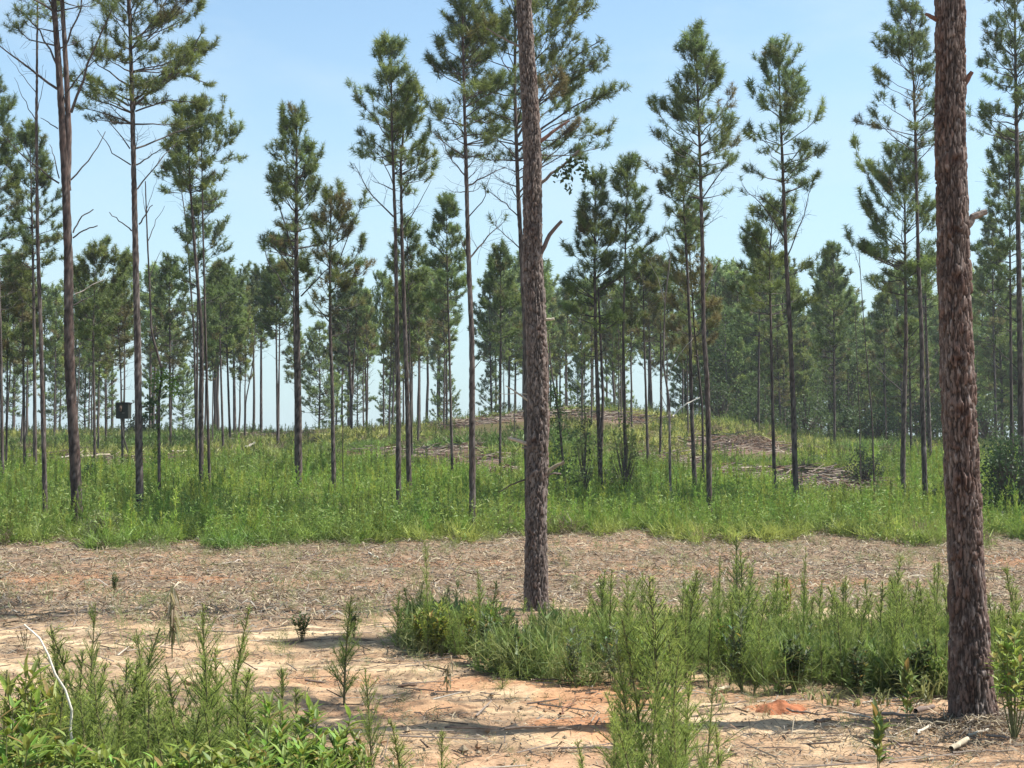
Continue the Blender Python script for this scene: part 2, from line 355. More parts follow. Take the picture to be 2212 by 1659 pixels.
# ------------------------------------------------------------------ pine crowns
def make_tuft(K, w, seed):
    g = np.random.default_rng(seed)
    base = np.stack([g.normal(0, .006, K), g.normal(0, .006, K), g.uniform(-.10, .09, K)], -1)
    th = np.radians(g.uniform(18, 88, K)); ph = g.uniform(0, 2 * math.pi, K); Ln = g.uniform(.11, .19, K)
    d = np.stack([np.sin(th) * np.cos(ph), np.sin(th) * np.sin(ph), np.cos(th)], -1)
    side = np.cross(d, g.normal(0, 1, (K, 3))); side /= np.linalg.norm(side, axis=1)[:, None]
    tip = base + d * Ln[:, None]; tip[:, 2] -= 0.012
    return np.stack([base - side * w / 2, base + side * w / 2, tip], 1)      # K,3,3
TUFTS = {}
def tufts(mb, pos, dirs, size, cols, K, w, g, mat=0):
    n = len(pos)
    if n == 0: return
    key = (K, w)
    if key not in TUFTS: TUFTS[key] = np.stack([make_tuft(K, w, 100 + q) for q in range(6)])
    T = TUFTS[key][g.integers(0, 6, n)]                                     # n,K,3,3
    z = dirs / (np.linalg.norm(dirs, axis=1)[:, None] + 1e-9)
    rv = g.normal(0, 1, (n, 3)); x = np.cross(rv, z); x /= np.linalg.norm(x, axis=1)[:, None] + 1e-9; y = np.cross(z, x)
    Rm = np.stack([x, y, z], -1)                                            # columns
    V = np.einsum('nij,nkvj->nkvi', Rm, T) * size[:, None, None, None] + pos[:, None, None, :]
    c = cols[:, None, :] * g.uniform(0.75, 1.25, (n, K, 1))
    mb.tris(V.reshape(-1, 3, 3), c.reshape(-1, 3), mat)

GREEN = np.array([0.128, 0.178, 0.050]); YEL = np.array([0.205, 0.225, 0.050]); BLUEG = np.array([0.118, 0.166, 0.064]); RUST = np.array([0.18, 0.135, 0.062])
WOODC = np.array([0.075, 0.063, 0.057])
def crown(mb, axis, r_at, zb, zt, Wd, seed, K=30, nw=0.013, dens=1.0, bias=0.0, hue=0.2, rust=0.0, prof='cone', bare=1.0, tsize=1.0, lowthin=0.35, ybias=0.0, bright=1.0):
    """whorled live branches with needle tufts, plus bare dead branches below; axis(z)->xyz, r_at(z)"""
    g = np.random.default_rng(seed)
    H = zt - zb
    pos = []; dr = []; sz = []; cl = []; sA = []; sB = []; sra = []; srb = []
    if prof == 'cone': tt = [0, .12, .3, .55, .8, 1]; ll = [.75, .95, 1, .72, .38, .10]
    elif prof == 'round': tt = [0, .12, .3, .6, .85, 1]; ll = [.6, .85, 1, .95, .6, .18]
    else: tt = [0, .1, .35, .7, .9, 1]; ll = [.5, .9, 1, .8, .45, .12]
    zs = []; z = zb - 0.22 * H * bare
    while z < zt - 0.06:
        zs.append(z); z += g.uniform(.17, .32) * (0.75 + 0.25 * Wd) * (1.0 if z > zb else 1.35)
    for z in zs:
        t = (z - zb) / H
        dead = t < 0
        L0 = Wd * float(np.interp(max(t, 0), tt, ll)) * (0.9 if dead else 1)
        for b in range(g.integers(3, 6) if not dead else g.integers(1, 4)):
            az = g.uniform(0, 2 * math.pi)
            L = L0 * g.uniform(.55, 1.12) * (1 + bias * math.cos(az) + ybias * math.sin(az))
            el = math.radians(lerp(12, 58, max(0, min(1, t)) ** 1.1) + g.normal(0, 9))
            if dead: el = math.radians(g.uniform(0, 45)); L *= g.uniform(.35, 1.0)
            if not dead: L = L / max(.42, math.cos(min(1.2, el + .2)))
            L = max(L, .10)
            n = 6; s = np.linspace(0, 1, n)
            els = el + math.radians(g.uniform(8, 38)) * s ** 1.5 - (0.15 if t < .3 else 0) * np.sin(s * 3)
            azs = az + g.normal(0, .22) * s
            st = np.stack([np.cos(els) * np.cos(azs), np.cos(els) * np.sin(azs), np.sin(els)], -1) * (L / (n - 1))
            p = np.vstack([[0, 0, 0], np.cumsum(st[:-1], 0)]) + axis(z)
            p[1:] += g.normal(0, .012, (n - 1, 3)) * L
            r0 = min(.45 * r_at(z), .008 + .014 * L)
            mb.tube(p, np.linspace(r0, .0035, n), 4, col=WOODC * g.uniform(.7, 1.3), mat=1, cap=False)
            bt = g.uniform(.7, 1.3) * bright; bh = np.clip(hue + g.normal(0, .22), 0, 1)
            base_c = lerp(lerp(GREEN, BLUEG, g.uniform(0, 1)), YEL, bh) * bt
            if g.random() < rust * (1.4 - t): base_c = lerp(base_c, RUST, g.uniform(.4, .9))
            ntw = int(L / .21 * dens) + 2
            for q in range(ntw):
                f = g.uniform(.22 if t > .3 else .38, 1.0) ** .75
                k = min(n - 2, int(f * (n - 1))); fr = f * (n - 1) - k
                o = lerp(p[k], p[k + 1], fr); d = st[k] / (np.linalg.norm(st[k]) + 1e-9)
                pr = np.cross(d, [0, 0, 1]); pr /= np.linalg.norm(pr) + 1e-9
                tw = d * g.uniform(.5, 1) + pr * g.uniform(.45, 1.3) * g.choice([-1, 1]) + np.array([0, 0, g.uniform(-.1, .8)]); tw /= np.linalg.norm(tw)
                l = (.12 + .36 * L * (1 - f) * g.uniform(.4, 1.2) + g.uniform(0, .16)) * (1.3 if dead else 1)
                e = o + tw * l
                sA.append(o); sB.append(e); sra.append(.0045); srb.append(.0028)
                if dead:
                    if g.random() < .8:
                        e2 = e + (tw + g.normal(0, .6, 3)) * l * .6; sA.append(e); sB.append(e2); sra.append(.003); srb.append(.002)
                    continue
                if t < .40 and g.random() < lowthin * 1.5 * (1 - t / .40): continue
                up = tw * .8 + np.array([0, 0, g.uniform(.3, 1.0)])
                pos.append(e); dr.append(up); sz.append(g.uniform(.75, 1.3) * tsize); cl.append(base_c * g.uniform(.75, 1.3))
                if l > .30:
                    pos.append(lerp(o, e, .55)); dr.append(up + g.normal(0, .3, 3)); sz.append(g.uniform(.7, 1.0) * tsize); cl.append(base_c * g.uniform(.7, 1.2))
            if not dead:
                pos.append(p[-1]); dr.append(st[-1] / np.linalg.norm(st[-1]) + np.array([0, 0, .5])); sz.append(1.1 * tsize); cl.append(base_c * 1.1)
    for q in range(5):
        pos.append(axis(zt) + np.array([g.normal(0, .04), g.normal(0, .04), -q * .09])); dr.append(np.array([g.normal(0, .25), g.normal(0, .25), 1])); sz.append(.9 * tsize); cl.append(lerp(GREEN, YEL, hue))
    mb.sticks(sA, sB, sra, srb, WOODC, 1)
    tufts(mb, np.array(pos), np.array(dr), np.array(sz), np.array(cl), K, nw, g, 0)

def limb(mb, pts3, r0, r1, tuft, seed, axis_y=0.0, K=28, nw=0.013, col=WOODC, size=1.0, hue=.2, mat=1):
    """a hand-placed limb along surveyed points; TUFT: share of it that carries needles"""
    g = np.random.default_rng(seed)
    pts3 = np.asarray(pts3, float); n0 = len(pts3)
    s0 = np.concatenate([[0], np.cumsum(np.linalg.norm(np.diff(pts3, axis=0), axis=1))]); L = s0[-1]
    n = 8; s = np.linspace(0, L, n)
    p = np.stack([np.interp(s, s0, pts3[:, k]) for k in range(3)], -1); p[1:] += g.normal(0, .012, (n - 1, 3)) * min(L, 1)
    mb.tube(p, np.linspace(r0, r1, n), 6, col=col, mat=mat)
    if tuft is None: return
    A = []; B = []; pos = []; dr = []; cl = []; sz = []
    for q in range(int(L / .09) + 3):
        f = g.uniform(.2, 1); k = min(n - 2, int(f * (n - 1))); o = lerp(p[k], p[k + 1], f * (n - 1) - k)
        d = p[k + 1] - p[k]; d /= np.linalg.norm(d) + 1e-9
        tw = d * .7 + g.normal(0, .55, 3) + np.array([0, 0, .25]); tw /= np.linalg.norm(tw)
        e = o + tw * g.uniform(.1, .4) * (1.15 - f * .6); A.append(o); B.append(e)
        if f > 1 - tuft:
            pos.append(e); dr.append(tw + np.array([0, 0, .6])); cl.append(lerp(GREEN, YEL, np.clip(hue + g.normal(0, .2), 0, 1)) * g.uniform(.75, 1.25)); sz.append(g.uniform(.8, 1.15) * size)
        elif g.random() < .6:
            A.append(e); B.append(e + (tw + g.normal(0, .6, 3)) * .14)
    mb.sticks(A, B, .0045, .0025, WOODC, 1)
    if pos: tufts(mb, np.array(pos), np.array(dr), np.array(sz), np.array(cl), K, nw, g, 0)

# ------------------------------------------------------------------ the surveyed pines
#  (label, path from base up [(px,row)...], trunk width px, crown (top row, bottom row, xmin, xmax) or None, options)
TREES = []
def T(label, path, w, cr=None, **k): TREES.append((label, path, w, cr, k))
T('tall pine forked into two close red-brown stems with broken limb stubs', [(167, 1118), (162, 993), (157, 902), (151, 811), (149, 720), (148, 560), (142, 400), (131, 200), (116, 0), (108, -140), (100, -330)], 25,
  (-300, 60, -60, 260), hue=.3, red=.75, bare=.6, dens=.8, fork=[(144, 410), (148, 300), (142, 150), (133, 0), (128, -120), (130, -260)],
  limbs=[([(153, 389), (194, 340), (220, 280)], .02, .008, None), ([(154, 243), (194, 167), (243, 76), (275, 35)], .035, .012, .3), ([(158, 514), (184, 496), (215, 490)], .018, .012, None),
         ([(158, 503), (170, 469), (196, 450)], .018, .012, None), ([(128, 396), (69, 351), (17, 300)], .02, .006, .05), ([(127, 194), (69, 153), (0, 101)], .03, .01, .25), ([(125, 278), (87, 253)], .014, .006, None),
         ([(128, 385), (111, 333), (95, 302)], .015, .006, None), ([(161, 635), (222, 597)], .014, .008, None), ([(160, 659), (194, 635)], .016, .008, None), ([(128, 150), (80, 60), (30, 10)], .025, .01, .35), ([(136, 110), (180, 40), (200, -40)], .025, .01, .35),
         ([(124, 100), (60, 80), (10, 40)], .02, .008, .4), ([(140, 205), (190, 150), (235, 120)], .02, .008, .3)])
T('big dark-stemmed pine with a spreading crown whose right bough reaches far into open sky', [(302, 1092), (298, 720), (295, 560), (288, 200), (284, 60), (280, -80), (276, -170)], 18, (-160, 300, 150, 450), hue=.5, red=.3, bias=.15, dens=1.8, bare=.5,
  limbs=[([(281, 231), (226, 201), (149, 170)], .025, .008, .25), ([(281, 267), (222, 243), (167, 226)], .02, .007, .3), ([(283, 323), (250, 281), (215, 240)], .016, .006, None), ([(285, 358), (250, 337), (222, 288)], .016, .006, None),
         ([(295, 229), (365, 177), (420, 120), (450, 85)], .032, .012, .55), ([(295, 243), (368, 219), (430, 225)], .022, .008, .4), ([(295, 323), (347, 285), (413, 240)], .025, .008, .15), ([(297, 358), (347, 312)], .02, .008, .1),
         ([(299, 410), (333, 347), (368, 295)], .02, .007, .1), ([(286, 500), (247, 467)], .016, .009, None), ([(302, 486), (330, 443)], .02, .01, None), ([(290, 160), (350, 130), (440, 160)], .022, .01, .5)])
T('slender bare-stemmed pine left of the forked pine, rising out of the picture', [(98, 1102), (88, 720), (80, 500), (78, 250), (80, 0), (82, -120)], 11, (-140, 30, 30, 130), dens=.8, red=.3,
  limbs=[([(77, 260), (45, 210), (22, 160)], .012, .004, None), ([(77, 250), (92, 180), (98, 150)], .01, .004, None), ([(78, 200), (50, 160), (30, 130)], .01, .004, None)])
T('bushy mid-height pine crowded behind the forked pine at the left edge', [(76, 1023), (74, 720), (70, 500), (64, 288)], 9, (285, 600, -2, 128), hue=.2, dens=1.1, depth=44)
T('thin pine with a low ragged crown near the left edge', [(54, 1032), (51, 720), (48, 560)], 7, (520, 800, 5, 100), hue=.35, depth=46, rust=.3)
T('tall narrow pine cut by the left picture edge, its crown reaching into the sky', [(6, 1046), (3, 720), (-4, 400), (-10, 150)], 8, (165, 580, -70, 48), hue=.15, depth=42)
T('spindly pine close beside the left picture edge', [(13, 1042), (15, 720), (18, 560)], 5, (540, 820, -30, 60), rust=.5, depth=46, dens=.8)
T('leaning thin dead sapling at the left edge', [(12, 1040), (17, 880), (28, 720), (36, 610)], 4, None, depth=47)
T('round dense bright-green pine crown between the forked pine and the big dark pine', [(205, 1046), (203, 880), (200, 720), (204, 583)], 7, (580, 745, 155, 288), hue=.3, prof='round', dens=1.35, depth=46, lowthin=.1)
T('short slim pine behind the hunting stand, just left of it', [(229, 959), (227, 720), (226, 640)], 5, (625, 800, 190, 270), rust=.5, depth=66)
T('slim pine carrying the hunting stand', [(265, 1005), (262, 868), (261, 811), (256, 720), (254, 610)], 5, (600, 800, 215, 300), rust=.45, depth=52)
T('crooked sapling wrapped in bright green vine leaves at its bend', [(344, 1089), (343, 960), (342, 857), (351, 808), (339, 761), (326, 720), (322, 620), (316, 500), (312, 390)], 8, None, smooth=False,
  limbs=[([(322, 600), (335, 560), (345, 540)], .012, .004, None), ([(318, 520), (330, 480), (352, 440)], .012, .004, None), ([(316, 480), (306, 440), (300, 400)], .01, .003, None), ([(315, 450), (330, 410), (340, 385)], .008, .003, None), ([(327, 720), (322, 690), (318, 660)], .016, .006, None)])
T('straight slim pine just right of the vine-wrapped sapling', [(369, 987), (367, 880), (366, 720), (364, 560)], 6, (545, 800, 322, 412), hue=.15, rust=.2, depth=60)
T('left of three close pines sharing one broad sparse crown against the sky', [(425, 989), (421, 720), (405, 480), (384, 330)], 6, (310, 430, 335, 420), dens=.8, hue=.25, depth=52)
T('thick pine in the middle of the three that share a broad sparse crown', [(434, 1046), (436, 720), (422, 560), (410, 400), (403, 245)], 11, (235, 430, 340, 470), dens=.9, hue=.3, bias=-.1, bare=1.0)
T('right of three close pines sharing one broad sparse crown, topping the group', [(453, 1046), (445, 720), (440, 480), (437, 240)], 7, (235, 440, 385, 530), dens=.9, hue=.3, bias=.15)
T('low dark pine growing under the broad sparse crown of three pines', [(425, 1010), (426, 720), (428, 435)], 6, (428, 690, 378, 498), hue=.1, dens=1.1, depth=50)
T('slim pine standing alone left of a gap of open sky, dense round top', [(482, 1014), (474, 720), (478, 590)], 6, (575, 760, 440, 522), hue=.15, prof='round', depth=58, dens=1.2)
T('thinner of two slim crest pines left of open sky', [(497, 968), (489, 720), (492, 610)], 6, (600, 770, 455, 530), hue=.2, prof='round', depth=68)
T('thicker of two slim crest pines left of open sky', [(507, 927), (504, 720), (508, 610)], 8, (600, 780, 470, 560), hue=.25, prof='round', depth=80, dens=1.2)
T('thin forked sapling standing before open sky on the crest', [(529, 966), (531, 866), (546, 788), (552, 700)], 4, None, depth=68, limbs=[([(531, 866), (524, 820), (520, 750)], .012, .006, None), ([(546, 788), (552, 740), (548, 690)], .01, .005, None)])
T('straight crest pine with pale open sky on both sides', [(564, 925), (564, 720), (562, 605)], 7, (595, 745, 525, 605), hue=.3, prof='round', depth=82, dens=1.2)
T('left of twin slim pines with dense dark tops standing left of the heavy slope pine', [(600, 986), (597, 720), (598, 585)], 6, (578, 730, 553, 630), hue=.1, prof='round', depth=62, dens=1.25)
T('right of twin slim pines with dense dark tops standing left of the heavy slope pine', [(602, 902), (605, 720), (612, 590)], 5, (585, 745, 570, 650), hue=.1, prof='round', depth=63, dens=1.2)
T('heavy slope pine with a full pointed crown standing alone against the sky, left of centre', [(646, 1055), (645, 902), (642, 720), (640, 560), (640, 400), (641, 252)], 16, (250, 560, 545, 705), hue=.25, rust=.08, dens=1.2, bare=.6,
  limbs=[([(640, 560), (610, 470), (585, 400)], .028, .01, .4), ([(640, 600), (600, 540), (565, 520)], .02, .006, .1), ([(640, 650), (600, 600), (572, 560), (560, 500)], .02, .006, .15), ([(650, 640), (700, 585), (740, 560)], .022, .008, .3), ([(652, 790), (668, 770)], .012, .006, None), ([(640, 790), (622, 783)], .012, .006, None)])
T('lighter stem pressed against the left side of the heavy slope pine', [(639, 1050), (639, 880), (636, 720), (632, 520)], 7, (480, 640, 590, 670), hue=.2, dens=.7, depth=42)
T('reddish-topped pine right of the heavy slope pine', [(721, 1055), (718, 857), (713, 720), (712, 560), (714, 420)], 10, (415, 690, 655, 795), hue=.55, rust=.55, dens=1.15, bare=.6,
  limbs=[([(716, 700), (680, 660), (655, 620)], .018, .006, None), ([(718, 760), (680, 735), (650, 800)], .012, .005, None), ([(715, 600), (770, 470), (790, 430)], .018, .006, .4)])
T('pencil-thin dead snag right of the reddish-topped pine', [(741, 1055), (740, 866)], 3, None, limbs=[])
T('pine forking into two stems beneath a dense low crown on the brushy crest', [(758, 952), (759, 857), (753, 740), (748, 620)], 8, (600, 800, 700, 812), hue=.15, rust=.45, dens=1.2, depth=70, fork=[(760, 860), (766, 740), (772, 620)])
T('pine on the brushy crest with a grey-green top, right of the forking one', [(792, 914), (788, 720), (786, 640)], 5, (630, 800, 750, 830), hue=.1, rust=.3, depth=82)
T('tall pointed dark-crowned pine with the highest free-standing top left of centre', [(861, 1089), (861, 857), (858, 720), (855, 500), (848, 300), (845, 98)], 12, (95, 410, 755, 920), hue=.2, dens=1.15, bare=.8, nearbase=1,
  limbs=[([(850, 400), (830, 350), (822, 310)], .014, .004, None), ([(851, 470), (800, 420), (770, 360)], .02, .006, .1)])
T('stout stem close right of the pointed dark-crowned pine, its crown half hidden behind it', [(884, 1055), (880, 860), (875, 720), (868, 500), (866, 350), (880, 190)], 12, (185, 425, 850, 955), hue=.45, dens=.95, bias=.2, depth=37,
  limbs=[([(868, 420), (900, 370), (930, 300)], .018, .006, .2), ([(869, 500), (910, 440), (935, 400)], .016, .005, None)])
T('thin young pine between the stout stem and a slim crest pine', [(891, 1032), (888, 880), (884, 720), (880, 480)], 5, (470, 680, 835, 930), hue=.25, depth=45)
T('slim crest pine with a tuft of green at its shoulder, right of the stout stem', [(906, 973), (906, 754), (905, 600)], 6, (590, 760, 870, 945), hue=.35, depth=66)
T('slim pine with a small pointed top, left of the tall crooked pine', [(978, 1046), (970, 720), (966, 560), (965, 438)], 7, (435, 700, 918, 1012), hue=.1, dens=1.05, depth=44)
T('thin stem close behind the slim pine with a small pointed top', [(965, 936), (964, 720), (962, 560)], 5, (545, 740, 930, 1000), hue=.1, depth=70)
T('tall crooked pine with a long column of loose foliage left of the near middle trunk', [(1020, 1120), (1020, 900), (1019, 720), (1012, 560), (1005, 300), (1000, 100), (998, -30)], 15, (-40, 340, 905, 1092), hue=.3, dens=1.6, bare=.9,
  limbs=[([(1012, 560), (1050, 510), (1090, 470)], .022, .006, .05), ([(1008, 400), (1060, 370), (1095, 355)], .02, .006, .1), ([(1006, 380), (980, 350), (950, 300)], .016, .005, .1), ([(1021, 800), (1045, 770)], .012, .005, None), ([(1022, 850), (1030, 830)], .01, .006, None), ([(1013, 560), (1000, 530), (985, 480)], .014, .005, None), ([(1010, 470), (1040, 440), (1060, 380)], .014, .005, None)])
T('bluish slim pine in the distance left of the near middle trunk', [(1062, 893), (1058, 720), (1056, 600)], 5, (590, 790, 1015, 1100), hue=0, depth=86)
T('slim pine with a small round top showing just left of the near middle trunk', [(1080, 1025), (1082, 720), (1080, 540)], 6, (535, 760, 1035, 1122), hue=.05, depth=48)
T('short dead stem below the brush heap left of the near middle trunk', [(1111, 982), (1111, 850)], 3, None, depth=60)
T('tall pine half hidden by the near middle trunk, its wide airy crown spilling right', [(1140, 1060), (1135, 720), (1127, 560), (1118, 400), (1112, 200), (1113, 0), (1116, -130)], 14, (-150, 370, 985, 1330), hue=.35, dens=2.0, bias=.25, bare=.6, depth=34,
  limbs=[([(1120, 330), (1180, 280), (1250, 240), (1330, 222)], .03, .01, .55), ([(1118, 300), (1180, 200), (1240, 130), (1300, 100)], .03, .01, .5), ([(1121, 420), (1180, 350), (1235, 300)], .02, .007, .25), ([(1115, 120), (1200, 70), (1270, 50)], .025, .008, .5),
         ([(1118, 350), (1080, 300), (1050, 270)], .02, .006, .2), ([(1120, 470), (1085, 440), (1050, 420)], .016, .005, .1), ([(1125, 540), (1095, 510), (1065, 480)], .016, .005, .05), ([(1119, 390), (1240, 330), (1260, 350)], .018, .006, .2), ([(1118, 270), (1230, 180), (1300, 150)], .022, .008, .5)])
T('grey sapling draped in dark vines just right of the near middle trunk', [(1222, 1069), (1208, 902), (1199, 848), (1190, 793), (1185, 720)], 7, None, depth=36)
T('thin leafy stem right of the vine-draped sapling', [(1264, 1062), (1263, 857), (1262, 760)], 4, None, depth=38)
T('paired pine with a dense dark pointed crown right of the near middle trunk', [(1299, 1078), (1292, 880), (1286, 720), (1284, 560), (1286, 382)], 11, (380, 740, 1222, 1345), hue=.12, dens=1.2, rust=.12, depth=38, bare=.4, fork=[(1297, 1000), (1303, 860), (1297, 720), (1292, 620)])
T('pine topped by clear separate tufts, right of the paired pine', [(1352, 1069), (1349, 880), (1346, 720), (1350, 560), (1356, 356)], 8, (355, 610, 1300, 1418), hue=.1, dens=.85, depth=38)
T('slim pine in front of the sky gap right of centre', [(1401, 1037), (1396, 880), (1391, 720), (1388, 560)], 7, (545, 720, 1350, 1432), hue=.4, rust=.3, depth=46, limbs=[([(1393, 800), (1375, 770), (1355, 750)], .012, .004, None), ([(1392, 760), (1380, 735), (1365, 720)], .01, .004, None)])
T('dark crest stem behind the slim pine in the sky gap right of centre', [(1408, 889), (1402, 720), (1400, 580)], 6, (565, 740, 1365, 1440), hue=.3, depth=84)
T('slim pine with a rust-brown foot right of the sky gap', [(1426, 1009), (1428, 880), (1427, 720), (1428, 560)], 6, (545, 760, 1385, 1470), rust=.6, hue=.3, depth=54)
T('pale dead sapling with a white broken limb bent to its right', [(1448, 1073), (1446, 868), (1440, 830), (1433, 790), (1436, 660), (1446, 560)], 7, None, pale=1,
  limbs=[([(1453, 900), (1465, 889), (1490, 868), (1520, 857)], .022, .014, None), ([(1446, 800), (1467, 766), (1494, 734), (1499, 727)], .014, .006, None), ([(1446, 900), (1440, 880), (1430, 860), (1424, 845)], .014, .006, None), ([(1437, 660), (1420, 600), (1395, 560), (1370, 540)], .010, .003, None), ([(1440, 620), (1450, 560), (1435, 500), (1440, 470)], .008, .003, None)])
T('double-stemmed pine with a rusty mid crown left of the tall right-centre pine', [(1502, 1069), (1494, 880), (1491, 720), (1484, 560), (1472, 332)], 10, (328, 520, 1425, 1520), hue=.15, dens=1.0, depth=38, bare=.3)
T('rust-brown foliaged pine beneath the double-stemmed one', [(1520, 1069), (1517, 880), (1500, 720), (1484, 470)], 6, (470, 780, 1425, 1545), rust=.8, hue=.5, dens=1.1, depth=41)
T('tall right-centre pine with a rounded tufted crown against the sky', [(1532, 1096), (1531, 948), (1527, 811), (1520, 720), (1517, 500), (1511, 300), (1503, 82)], 13, (80, 430, 1410, 1597), hue=.2, dens=1.1, bare=.8, prof='cone',
  limbs=[([(1520, 640), (1545, 585), (1562, 555)], .014, .006, None), ([(1516, 430), (1550, 380), (1585, 340)], .018, .006, .1)])
T('tall pine right of the tall right-centre pine, its tufts standing apart near the top', [(1719, 1075), (1713, 880), (1706, 720), (1697, 560), (1688, 350), (1678, 117)], 13, (115, 430, 1600, 1778), hue=.15, dens=1.0, bare=.9,
  limbs=[([(1695, 520), (1650, 440), (1605, 395)], .02, .006, .05), ([(1694, 470), (1650, 430), (1612, 420)], .016, .005, .05), ([(1697, 560), (1730, 480), (1750, 400)], .018, .006, .1)])
T('mid-sized olive pine with wide reaching boughs under the tufted tall pine', [(1674, 1073), (1669, 880), (1666, 720), (1662, 560), (1672, 445)], 9, (440, 690, 1590, 1812), hue=.35, dens=1.1, depth=37, bias=.2)
T('slim pine before the dark wood, left of the olive pine', [(1638, 952), (1639, 720), (1640, 510)], 6, (505, 750, 1590, 1690), hue=.15, depth=68)
T('dim stem at the edge of the dark wood behind the olive pine', [(1695, 902), (1690, 720), (1690, 560)], 5, (545, 760, 1640, 1745), hue=.1, depth=84)
T('straight slim pine standing alone on the green slope before the dark wood', [(1803, 977), (1801, 720), (1800, 540)], 6, (535, 790, 1750, 1855), hue=.1, depth=62)
T('needle-thin bare sapling on the right slope, the left one of two', [(1859, 1057), (1857, 909), (1850, 760), (1846, 650)], 3, None, depth=40, limbs=[([(1857, 900), (1870, 850), (1885, 820)], .008, .003, None)])
T('needle-thin bare sapling on the right slope with a curved tip, the taller one of two', [(1890, 1089), (1885, 902), (1878, 811), (1874, 766), (1866, 650), (1858, 520)], 4, None, depth=37, limbs=[([(1862, 590), (1850, 540), (1835, 505)], .008, .003, .5)])
T('thin stem far off at the foot of the dark wood', [(1914, 959), (1912, 800), (1910, 640)], 3, (630, 780, 1880, 1945), hue=.1, depth=70)
T('broad-crowned pine left of the near right trunk, with bare boughs low on its stem', [(1949, 1084), (1951, 948), (1953, 857), (1956, 720), (1954, 560), (1952, 382)], 12, (380, 650, 1850, 2030), hue=.15, dens=1.3, depth=36, bare=.3, prof='round',
  limbs=[([(1955, 760), (1920, 720), (1905, 680)], .014, .005, None), ([(1953, 850), (1920, 810), (1895, 760)], .016, .005, None), ([(1957, 740), (1985, 700), (2000, 670)], .014, .005, None), ([(1957, 860), (1975, 840)], .016, .008, None), ([(1956, 800), (1985, 760), (2005, 720)], .014, .005, None)])
T('slim grey stem between two pines left of the near right trunk', [(1969, 1012), (1966, 880), (1963, 700)], 6, (660, 830, 1925, 2010), rust=.4, depth=53)
T('tall thin-crowned pine left of the near right trunk, rising above its neighbours', [(1999, 1078), (1993, 857), (1992, 720), (1985, 560), (1979, 250), (1970, 22)], 12, (20, 350, 1878, 2050), hue=.2, dens=.8, depth=35, bare=.8, prof='cone',
  limbs=[([(1982, 330), (1950, 290), (1915, 240)], .018, .006, .3), ([(1985, 420), (1960, 400), (1935, 350)], .01, .004, None), ([(1984, 350), (2010, 320), (2030, 300)], .014, .005, .2)])
T('shaded stem tucked right behind the tall thin-crowned pine', [(2010, 1030), (2005, 857), (2000, 720), (1998, 560)], 10, (430, 680, 1950, 2060), hue=.1, depth=48,
  limbs=[([(2003, 800), (2030, 760), (2050, 740)], .014, .005, None), ([(2006, 860), (2025, 830), (2050, 800)], .014, .005, None)])
T('large pine at the right picture edge, its boughs reaching in from outside', [(2208, 980), (2204, 720), (2200, 400), (2196, 100), (2195, -60)], 15, (-80, 330, 2100, 2300), hue=.2, dens=1.05, depth=37, bare=.7,
  limbs=[([(2203, 800), (2165, 760), (2140, 720)], .018, .006, None), ([(2201, 330), (2150, 280), (2120, 240)], .02, .006, .4), ([(2203, 700), (2150, 640), (2110, 600)], .018, .006, None)])
T('dense full pine behind the near right trunk at the picture edge', [(2186, 1010), (2184, 720), (2182, 302)], 8, (300, 640, 2105, 2262), hue=.15, dens=1.2, depth=44)
T('slim pine seen just right of the near right trunk before the dark wood', [(2152, 936), (2147, 720), (2144, 480)], 6, (470, 760, 2095, 2200), hue=.25, depth=72)

